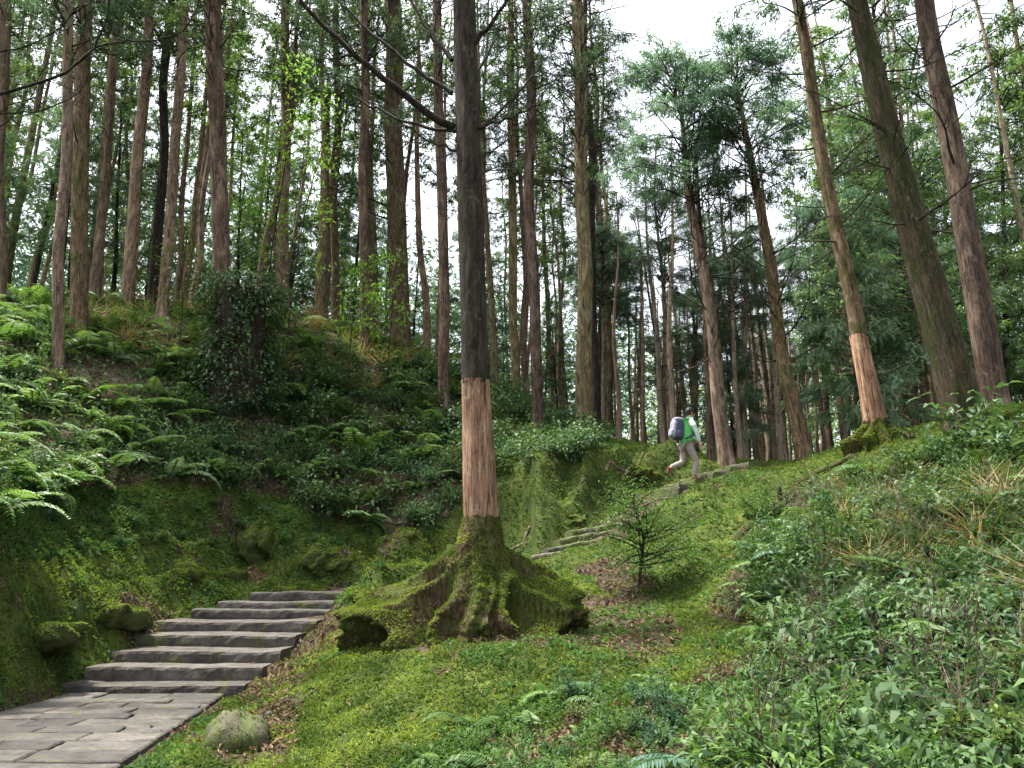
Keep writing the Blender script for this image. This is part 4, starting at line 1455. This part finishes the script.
gm = Geo().add(V, F, np.tile(np.clip(OR.normal(.4, .25, len(P)), 0, 1), 4))
gm.obj('ivy', M['leaf_dark'], root)['kind'] = 'stuff'
for k in range(9):
    a = OR.uniform(3.4, 6.0)
    P = np.array([[(.68 + .05 * math.sin(t * 9 + k)) * math.cos(a + .05 * math.sin(t * 5 + k)), (.68 + .04 * math.sin(t * 7)) * math.sin(a), 2.9 - 2.9 * t] for t in np.linspace(0, 1, 14)])
    Geo().add(*tube(P, .014, 5, .008, OR)).obj('vine_stem', M['twig'], root)


def sapling(label, base, top_py, spread_m, nl, L, W, mat, leaves_n, r=.02, lean=0, name='leafy_sapling', start=.35, wood='twig'):
    h = hit(*base)
    H = at(base[0], top_py, h.y).z - h.z
    root = thing(name, label, 'sapling', h)
    t = np.linspace(0, 1, 12)
    ax = np.column_stack([lean * t ** 1.5 + .12 * np.sin(t * 5 + base[0]) * t, .1 * np.sin(t * 4 + base[0]) * t, H * t - .1])
    Geo().add(*tube(ax, np.linspace(r, r * .3, 12), 7, .003, OR)).obj('trunk', M[wood], root, True)
    gm, limbs = Geo(), []
    for k in range(nl):
        f = start + (1 - start) * (k + OR.random()) / nl
        p, d = along(ax, [f])
        P = limb(p[0], OR.uniform(0, 6.283), OR.uniform(.1, .9), spread_m * (1.15 - .6 * f) * OR.uniform(.6, 1.3), OR, 5, -.3, .18)
        gm.add(*tube(P, np.linspace(r * .4, r * .12, len(P)), 4, caps=False), .4)
        limbs.append(P)
    gm.obj('branchwork', M[wood], root)['kind'] = 'stuff'
    lf = Geo()
    leafy_crown(lf, OR, limbs, leaves_n, L, W, spread_m * .14, 0, .1, .35)
    lf.obj('crown', M[mat], root, True)['kind'] = 'stuff'
    return root


sapling('tall thin sapling with bright green leaves rising from the left side of the ivy stump', (228, 350), 118, 1.5, 16, .15, .06, 'leaf_bright', 42, .03, .3)
sapling('tallest bright leaved sapling just right of the ivy stump', (262, 352), 72, 1.9, 20, .16, .065, 'leaf_bright', 44, .034, .4)
sapling('leaning bright leaved sapling between the ivy stump and the straight tan cedar', (286, 356), 108, 1.7, 16, .15, .06, 'leaf_bright', 38, .028, .8)
sapling('short yellow green sapling left of the ivy stump', (176, 372), 225, 1.0, 12, .13, .05, 'leaf_olive', 40, .02, -.2)
sapling('bright low sapling under the reddish cedar left of the broad mossy cedar', (348, 385), 262, 1.2, 14, .15, .06, 'leaf_bright', 40, .022, .3)
sapling('bright green sapling in front of the broad mossy cedar', (388, 392), 248, 1.1, 12, .15, .06, 'leaf_bright', 34, .022, -.1)
sapling('thin sapling with bright leaves behind the leaning cedar with the peeled foot', (852, 440), 300, 1.3, 14, .15, .06, 'leaf_bright', 30, .02, .5)
sapling('little leafy tree with dark thin stems on the mossy slope below the hiker', (640, 588), 497, .95, 46, .058, .022, 'cover', 84, .03, .05, 'young_tree', .3)
for (px, py, sc, lab, k) in ((985, 452, 1.15, 'dark dense shrub at the foot of the rightmost giant cedar', 0), (1018, 468, 1.0, 'dark shrub cut by the right edge below the giant cedars', 1),
                             (945, 462, .7, 'low bluish shrub in front of the nearer giant cedar', 2)):
    h = hit(px, py)
    copy_thing(DARKS[k], lab, (h.x, h.y, h.z - .05), 1.3 * k, sc)
for o in S.objects:
    if o.parent is None and o.get('group') and o.get('label', '').startswith(('dark dense shrub at', 'dark shrub cut', 'low bluish shrub', 'pale blue green fern', 'smaller pale fern', 'blue green fern by', 'large bluish')):
        del o['group']

# a tree outside the left edge whose dead limbs sweep into the picture
B = at(-150, 560, 12)
B.z = gz(B.x, B.y)
root = thing('cedar_tree', 'cedar outside the left edge with dark curved limbs sweeping into the top left corner', 'tree', B)
Geo().add(*trunk_geo(18, lambda z: .3 - .012 * z, OR, 18, 50, .5, .6)).obj('trunk', M['bark_dark'], root, True)
for pl, rr in (([(-150, 108), (-60, 108), (0, 94), (63, 76), (95, 50), (106, 20), (114, -20)], .035), ([(98, 46), (122, 41), (151, 41), (183, 32), (198, 8), (205, -20)], .018),
               ([(-150, 125), (-40, 122), (0, 113), (40, 112), (78, 96), (86, 76)], .018), ([(-150, 60), (-50, 50), (0, 52), (36, 44), (62, 26), (80, 4)], .02),
               ([(-150, 200), (-60, 150), (0, 128), (30, 100), (48, 60)], .014)):
    P0 = np.array([tuple(at(a, b, 12 - .1 * q) - B) for q, (a, b) in enumerate(pl)])
    P = along(P0, np.linspace(0, 1, 26))[0]
    P[1:-1] = (P[:-2] + P[1:-1] * 2 + P[2:]) / 4 + OR.normal(0, .01, (24, 3))
    gb = Geo().add(*tube(P, np.linspace(rr, rr * .4, 26), 8, .004, OR))
    for q in range(10):
        p, d = along(P, [OR.uniform(.35, .98)])
        SP = limb(p[0], math.atan2(d[0, 1], d[0, 0]) + OR.normal(0, .7), math.asin(d[0, 2]) + OR.normal(0, .6), OR.uniform(.2, .8), OR, 5, OR.normal(.2, .5), .2)
        gb.add(*tube(SP, np.linspace(rr * .3, rr * .1, len(SP)), 4, caps=False))
    gb.obj('branch', M['bark_dark'], root, True)


# ------------------------------------------------------------------ stones, roots, sticks
def superquad(size, e=.6, nu=28, nv=18, rng=None, amp=0.0):
    u, v = np.meshgrid(np.linspace(-np.pi, np.pi, nu, endpoint=False), np.linspace(-np.pi / 2, np.pi / 2, nv), indexing='ij')
    f = lambda w, p: np.sign(w) * np.abs(w) ** p
    X, Y, Z = f(np.cos(v), e) * f(np.cos(u), e), f(np.cos(v), e) * f(np.sin(u), e), f(np.sin(v), e)
    V = np.stack([X * size[0] / 2, Y * size[1] / 2, Z * size[2] / 2], -1).reshape(-1, 3)
    if amp:
        o_ = 40 * rng.random()
        nz = fbm(V[:, 0] * 3 / max(size) * 2 + V[:, 2] * 2 / max(size) + o_, V[:, 1] * 6 / max(size) + V[:, 2] * 3 / max(size), 5) - .5
        V = V * (1 + amp * nz[:, None] * 2)
    i, j = np.meshgrid(np.arange(nu), np.arange(nv - 1), indexing='ij')
    i2 = (i + 1) % nu
    F = np.stack([i * nv + j, i2 * nv + j, i2 * nv + j + 1, i * nv + j + 1], -1).reshape(-1, 4)
    return V, F


for (px, py, sz, lab, nm) in ((236, 748, (.62, .5, .52), 'rounded mossy boulder on the leaf litter beside the landing', 'boulder'),
                              (779, 644, (.16, .12, .10), 'small grey stone lying on the moss of the right slope', 'stone'),
                              (268, 716, (.12, .1, .07), 'tiny grey stone behind the mossy boulder', 'stone')):
    h = hit(px, py)
    V, F = superquad(sz, .8, rng=OR, amp=.28)
    V[:, :2] *= (1 - .35 * np.clip(V[:, 2:] / sz[2] * 2, 0, 1) ** 2)
    o = Geo().add(V, F).obj(nm, M['boulder'] if nm == 'boulder' else M['paving'], None, True)
    o.location = (h.x, h.y, h.z + sz[2] * (.12 if nm == 'boulder' else .2))
    if nm == 'boulder':
        moss_fuzz(V, F, 2200, OR, .022, o, lambda c, n: np.clip(fbm(c[:, 0] * 7 + 3, c[:, 1] * 7 + c[:, 2] * 5, 31) * 4 - 1.7, 0, 1) + .01)
    tag(o, lab, nm)
rock0 = []
for k in range(5):
    V, F = superquad((1.6, 1.15, .72), .85, 60, 34, OR, .6)
    V[:, 2] += (fbm(V[:, 0] * 5, V[:, 1] * 5 + V[:, 2] * 4, 60 + k) - .5) * .22
    o = Geo().add(V, F).obj('mossy_rock', M['mossy_rock'], None, True)
    moss_fuzz(V, F, 9000, OR, .05, o, lambda c, n: np.clip(n[:, 2] * .9 + .25, .02, 1))
    rock0.append(o)
for k, (px, py, sc, sq) in enumerate(((268, 542, .8, 1.1), (236, 572, .7, .9), (322, 560, .75, .8), (110, 606, .85, .9), (182, 566, .7, .9), (388, 562, .6, .7), (40, 628, .9, .9),
                                      (575, 512, .7, .7), (640, 470, .7, .8))):
    h = hit(px, py)
    h.z -= .25 * sc
    h.y += .15
    sc, sq = sc * OR.uniform(.75, 1.15), sq * OR.uniform(.7, 1.1)
    src = rock0[k % 5]
    lab_, grp_ = (('mossy rock hump on the slope between the small steps and the hiker', 'mossy humps below the hiker') if px > 500 else ('mossy rock hump in the bank above the stone stairs', 'mossy humps above the stairs'))
    if k < 5:
        o = src
        o.location, o.rotation_euler = h, (OR.normal(0, .15), OR.normal(0, .15), OR.uniform(0, 6.28))
        o.scale = (sc, sc, sc * sq)
        tag(o, lab_, 'rock', grp_)
    else:
        o = copy_thing(src, lab_, h, rot=(OR.normal(0, .3), OR.normal(0, .3), OR.uniform(0, 6.28)), sc=(sc, sc, sc * sq), group=grp_)
for k, (pl, rr, lab) in enumerate(([[(578, 487), (600, 492), (622, 491), (645, 486)], .045, 'long bare root arching over the moss below the hiker'],
                                   [[(622, 480), (640, 464), (668, 455)], .06, 'mossy root curving up the slope left of the hiker'],
                                   [[(606, 470), (632, 476), (652, 470)], .035, 'thin root on the mossy slope behind the small steps'],
                                   [[(795, 486), (826, 472), (858, 455)], .09, 'mossy root running left from the cedar with the peeled foot'],
                                   [[(735, 540), (765, 516), (812, 494)], .09, 'thick mossy root along the rim of the right slope'],
                                   [[(505, 555), (525, 540), (533, 524)], .04, 'bent root standing behind the mossy root mound'],
                                   [[(355, 512), (385, 522), (420, 520), (450, 527)], .03, 'pale root on the bank left of the banded trunk'])):
    pts_ = [hit(a, b) for a, b in pl]
    P0 = np.array([tuple(p) for p in pts_])
    P = along(P0, np.linspace(0, 1, 22))[0]
    P[1:-1] = (P[:-2] + P[1:-1] * 2 + P[2:]) / 4
    P[:, 2] = ground(P[:, 0], P[:, 1]) + rr * .25
    P[[0, -1], 2] -= rr * 2
    o = Geo().add(*tube(P - P0[0], np.linspace(rr, rr * .6, 22), 9, rr * .3, OR)).obj('surface_root', M['mossy_wood'] if rr > .04 else M['twig_pale'], None, True)
    o.location = P0[0]
    tag(o, lab, 'root')
for (a, b, rr, lab, mt) in (((272, 748), (296, 733), .018, 'broken reddish stick lying right of the mossy boulder', 'bare_wood'), ((300, 706), (318, 690), .012, 'thin dead stick on the brown litter above the boulder', 'twig_pale'),
                            ((640, 655), (672, 648), .012, 'thin dead stick on the bare soil right of the mossy mound', 'twig_pale')):
    p, q = hit(*a), hit(*b)
    P = np.array([tuple(p.lerp(q, t) - p + Vector((0, 0, .02 + .012 * math.sin(t * 6)))) for t in np.linspace(0, 1, 8)])
    o = Geo().add(*tube(P, np.linspace(rr, rr * .7, 8), 7, .004, OR)).obj('stick', M[mt], None, True)
    o.location = p
    tag(o, lab, 'stick')
h = hit(781, 506)
P = np.array([[0, 0, -.15], [.004, 0, .1], [0, .006, .25], [.012, 0, .33]])
o = Geo().add(*tube(P, [.045, .042, .04, .032], 10, .01, OR)).obj('wooden_stake', M['bark_dark'], None, True)
o.location = h
tag(o, 'short dark wooden stake on the rim of the right slope', 'stake')

# ------------------------------------------------------------------ the hiker


def plain(name, col, rough=.8, bump=0.0):
    t = NT(name)
    co = t.n('TexCoord').outputs['Object']
    f = t.noise(co, 14, 5, .6)
    c = t.ramp(f, [(.3, tuple(x * .78 for x in col)), (.7, col)])
    return t.finish(c, rough, t.bump(t.noise(co, 9, 4, .6), .5, .02) if bump else None, .25)


M['skin'] = plain('skin', (.46, .29, .21), .6)
M['hair'] = plain('black_hair', (.014, .012, .012), .6)
M['jacket_green'] = plain('green_jacket_cloth', (.10, .46, .12), .7, 1)
M['jacket_white'] = plain('pale_sleeve_cloth', (.50, .62, .54), .7, 1)
M['trouser'] = plain('grey_beige_trouser_cloth', (.28, .255, .23), .85, 1)
M['shoe'] = plain('brown_shoe', (.16, .045, .03), .7)
M['pack_grey'] = plain('lavender_grey_pack_cloth', (.27, .27, .36), .7, 1)
M['pack_dark'] = plain('dark_blue_pack_cloth', (.05, .055, .10), .7, 1)


def skin_mesh(name, nodes, edges, rootn, mat, parent=None, levels=2):
    ks = list(nodes)
    me = bpy.data.meshes.new(name + '_cage')
    me.from_pydata([nodes[k][0] for k in ks], [(ks.index(a), ks.index(b)) for a, b in edges], [])
    o = bpy.data.objects.new(name + '_cage', me)
    COL.objects.link(o)
    md = o.modifiers.new('skin', 'SKIN')
    md.use_smooth_shade = True
    for i, k in enumerate(ks):
        r = nodes[k][1]
        me.skin_vertices[0].data[i].radius = (r, r) if not isinstance(r, tuple) else r
        me.skin_vertices[0].data[i].use_root = (k == rootn)
    sb = o.modifiers.new('sub', 'SUBSURF')
    sb.levels = sb.render_levels = levels
    dg = bpy.context.evaluated_depsgraph_get()
    out = bpy.data.meshes.new_from_object(o.evaluated_get(dg))
    out.name = name
    bpy.data.objects.remove(o)
    bpy.data.meshes.remove(me)
    out.materials.clear()
    out.materials.append(mat)
    for p in out.polygons:
        p.use_smooth = True
    return link(name, out, parent)


J = dict(pel=((-.05, 0, .88), .12), sp=((-.03, 0, 1.08), .115), ch=((.0, 0, 1.28), .135), nb=((.03, 0, 1.46), .06), nk=((.06, 0, 1.53), .05), jaw=((.10, 0, 1.58), .07), hd=((.10, 0, 1.65), .092), cr=((.095, 0, 1.705), .06),
         nose=((.195, 0, 1.615), .014))
E = [('pel', 'sp'), ('sp', 'ch'), ('ch', 'nb'), ('nb', 'nk'), ('nk', 'jaw'), ('jaw', 'hd'), ('hd', 'cr')]
ARM = {'n': [(.02, -.19, 1.41), (.13, -.235, 1.14), (.19, -.21, .90)], 'f': [(.02, .19, 1.41), (.14, .235, 1.16), (.30, .2, 1.04)]}
LEG = {'n': [(-.03, -.09, .85), (.14, -.10, .48), (.045, -.10, .09), (.19, -.105, .035)], 'f': [(-.05, .09, .85), (-.12, .10, .47), (-.45, .10, .34), (-.50, .10, .19)]}
for s_ in 'nf':
    a0, a1, a2 = ARM[s_]
    J['sh' + s_], J['el' + s_], J['wr' + s_] = (a0, .06), (a1, .042), (a2, .028)
    hd_ = np.array(a2) + (np.array(a2) - np.array(a1)) * .30
    J['pm' + s_] = (tuple(hd_), .03)
    E += [('ch', 'sh' + s_), ('sh' + s_, 'el' + s_), ('el' + s_, 'wr' + s_), ('wr' + s_, 'pm' + s_)]
    dr = nrm(np.array(a2) - np.array(a1))
    sd_ = np.array([0, 1.0, 0]) if s_ == 'f' else np.array([0, -1.0, 0])
    fw_ = nrm(np.cross(dr, sd_))
    for k, (off, ln) in enumerate(((-.024, .07), (-.008, .085), (.008, .08), (.023, .062))):
        b0 = hd_ + fw_ * off + dr * .018
        b1 = b0 + dr * ln * .55
        b2 = b1 + dr * ln * .4 - sd_ * ln * .35
        for q, (pp, r_) in enumerate(((b0, .010), (b1, .009), (b2, .007))):
            J['f%s%d%d' % (s_, k, q)] = (tuple(pp), r_)
        E += [('pm' + s_, 'f%s%d0' % (s_, k)), ('f%s%d0' % (s_, k), 'f%s%d1' % (s_, k)), ('f%s%d1' % (s_, k), 'f%s%d2' % (s_, k))]
    th = np.array(a2) + dr * .03 - fw_ * .03
    J['t0' + s_], J['t1' + s_] = (tuple(th), .011), (tuple(th + dr * .05 - fw_ * .018), .008)
    E += [('wr' + s_, 't0' + s_), ('t0' + s_, 't1' + s_)]
    l0, l1, l2, l3 = LEG[s_]
    J['hp' + s_], J['kn' + s_], J['an' + s_], J['to' + s_] = (l0, .085), (l1, .058), (l2, .038), (l3, .03)
    E += [('pel', 'hp' + s_), ('hp' + s_, 'kn' + s_), ('kn' + s_, 'an' + s_), ('an' + s_, 'to' + s_)]
J.pop('nose')
FOOT = Vector((4.22, 18.62, HZ))
person = skin_mesh('person', J, E, 'pel', M['skin'])
tag(person, 'person in green jacket with pale sleeves and grey trousers climbing the stone steps', 'person')
person.location = FOOT + Vector((-.06, .09, .0))
person.rotation_euler = (0, 0, R(12))
skin_mesh('jacket', dict(a=((-.055, 0, .82), .17), b=((-.03, 0, 1.06), .165), c=((.0, 0, 1.28), .185), d=((.03, 0, 1.43), .13), e=((.05, 0, 1.49), .07)),
          [('a', 'b'), ('b', 'c'), ('c', 'd'), ('d', 'e')], 'c', M['jacket_green'], person)
skin_mesh('hood', dict(a=((-.03, -.1, 1.455), .055), b=((-.05, 0, 1.48), .07), c=((-.03, .1, 1.455), .055)), [('a', 'b'), ('b', 'c')], 'b', M['jacket_white'], person)
for s_ in 'nf':
    a0, a1, a2 = ARM[s_]
    q = np.array(a1) + (np.array(a2) - np.array(a1)) * .93
    ins = (a0[0] - .01, a0[1] * .62, a0[2] + .03)
    skin_mesh('sleeve', dict(z=(ins, .10), a=(a0, .092), b=(tuple((np.array(a0) + np.array(a1)) / 2), .07), c=(a1, .060), d=(tuple(q), .045)), [('z', 'a'), ('a', 'b'), ('b', 'c'), ('c', 'd')], 'a', M['jacket_white'], person)
TR = dict(p=((-.05, 0, .93), .15))
TE = []
for s_ in 'nf':
    l0, l1, l2, l3 = [np.array(v) for v in LEG[s_]]
    TR['h' + s_], TR['m' + s_], TR['k' + s_] = (tuple(l0), .11), (tuple((l0 + l1) / 2), .092), (tuple(l1), .078)
    TR['c' + s_], TR['a' + s_] = (tuple((l1 + l2) / 2), .07), (tuple(l1 + (l2 - l1) * .93), .06)
    TE += [('p', 'h' + s_), ('h' + s_, 'm' + s_), ('m' + s_, 'k' + s_), ('k' + s_, 'c' + s_), ('c' + s_, 'a' + s_)]
skin_mesh('trousers', TR, TE, 'p', M['trouser'], person)
for s_ in 'nf':
    l2, l3 = np.array(LEG[s_][2]), np.array(LEG[s_][3])
    heel = l2 + (l2 - l3) * .28 + (np.array([0, 0, -.045]) if s_ == 'n' else np.array([-.05, 0, -.01]))
    skin_mesh('shoe', dict(a=(tuple(heel), .045), b=(tuple((l2 + l3) / 2), .048), c=(tuple(l3 + (l3 - l2) * .12), .036), d=(tuple(l2 + (0, 0, .02)), .045)), [('a', 'b'), ('b', 'c'), ('b', 'd')], 'b', M['shoe'], person)
V, F = superquad((.225, .205, .235), .95, rng=OR, amp=.06)
V = V[:, :] + np.array([.078, 0, 1.675])
m_ = (V[:, 0] > .15) & (V[:, 2] < 1.70)
V[m_, 0] = .15 - (V[m_, 0] - .15) * .3
V[V[:, 2] < 1.60, 2] = 1.60
Geo().add(V, F).obj('hair', M['hair'], person, True)
for sy in (-1, 1):
    V, F = superquad((.03, .02, .05), .9, 10, 8)
    Geo().add(V + np.array([.09, sy * .098, 1.63]), F).obj('ear', M['skin'], person, True)
V, F = superquad((.04, .03, .045), .9, 10, 8)
Geo().add(V + np.array([.195, 0, 1.615]), F).obj('nose', M['skin'], person, True)
for sy in (-1, 1):
    V, F = superquad((.012, .02, .012), .9, 10, 8)
    Geo().add(V + np.array([.186, sy * .035, 1.645]), F).obj('eye', M['hair'], person, True)
V, F = superquad((.012, .05, .010), .8, 10, 8)
Geo().add(V + np.array([.178, 0, 1.565]), F).obj('mouth', M['shoe'], person, True)

pack = thing('backpack', 'grey lavender backpack with dark blue sides on the hiker back', 'backpack', person.location)
pack.rotation_euler = person.rotation_euler
tilt = Matrix.Rotation(R(6), 3, 'Y')
cen = np.array([-.245, 0, 1.235])


def pack_part(name, size, off, mat, e=.55):
    V, F = superquad(size, e, 30, 20)
    V = (V + np.array(off)) @ np.array(tilt).T + cen
    return Geo().add(V, F).obj(name, mat, pack, True)


pack_part('main_bag', (.25, .31, .50), (0, 0, 0), M['pack_dark'])
pack_part('front_panel', (.13, .27, .45), (-.10, 0, .0), M['pack_grey'], .6)
pack_part('front_pocket', (.10, .22, .20), (-.155, 0, -.10), M['pack_grey'], .6)
pack_part('lid', (.25, .29, .10), (-.01, 0, .235), M['pack_grey'], .65)
for sy in (-1, 1):
    pack_part('side_pocket', (.14, .06, .18), (0, sy * .155, -.13), M['pack_dark'], .6)
    P = np.array([[-.12, sy * .11, 1.44], [-.02, sy * .125, 1.50], [.10, sy * .135, 1.46], [.16, sy * .15, 1.33], [.12, sy * .175, 1.18], [0, sy * .175, 1.06], [-.12, sy * .14, 1.0]])
    P = along(P, np.linspace(0, 1, 24))[0]
    V, F = tube(P, .022, 8)
    Geo().add(V, F).obj('strap', M['pack_dark'], pack, True)
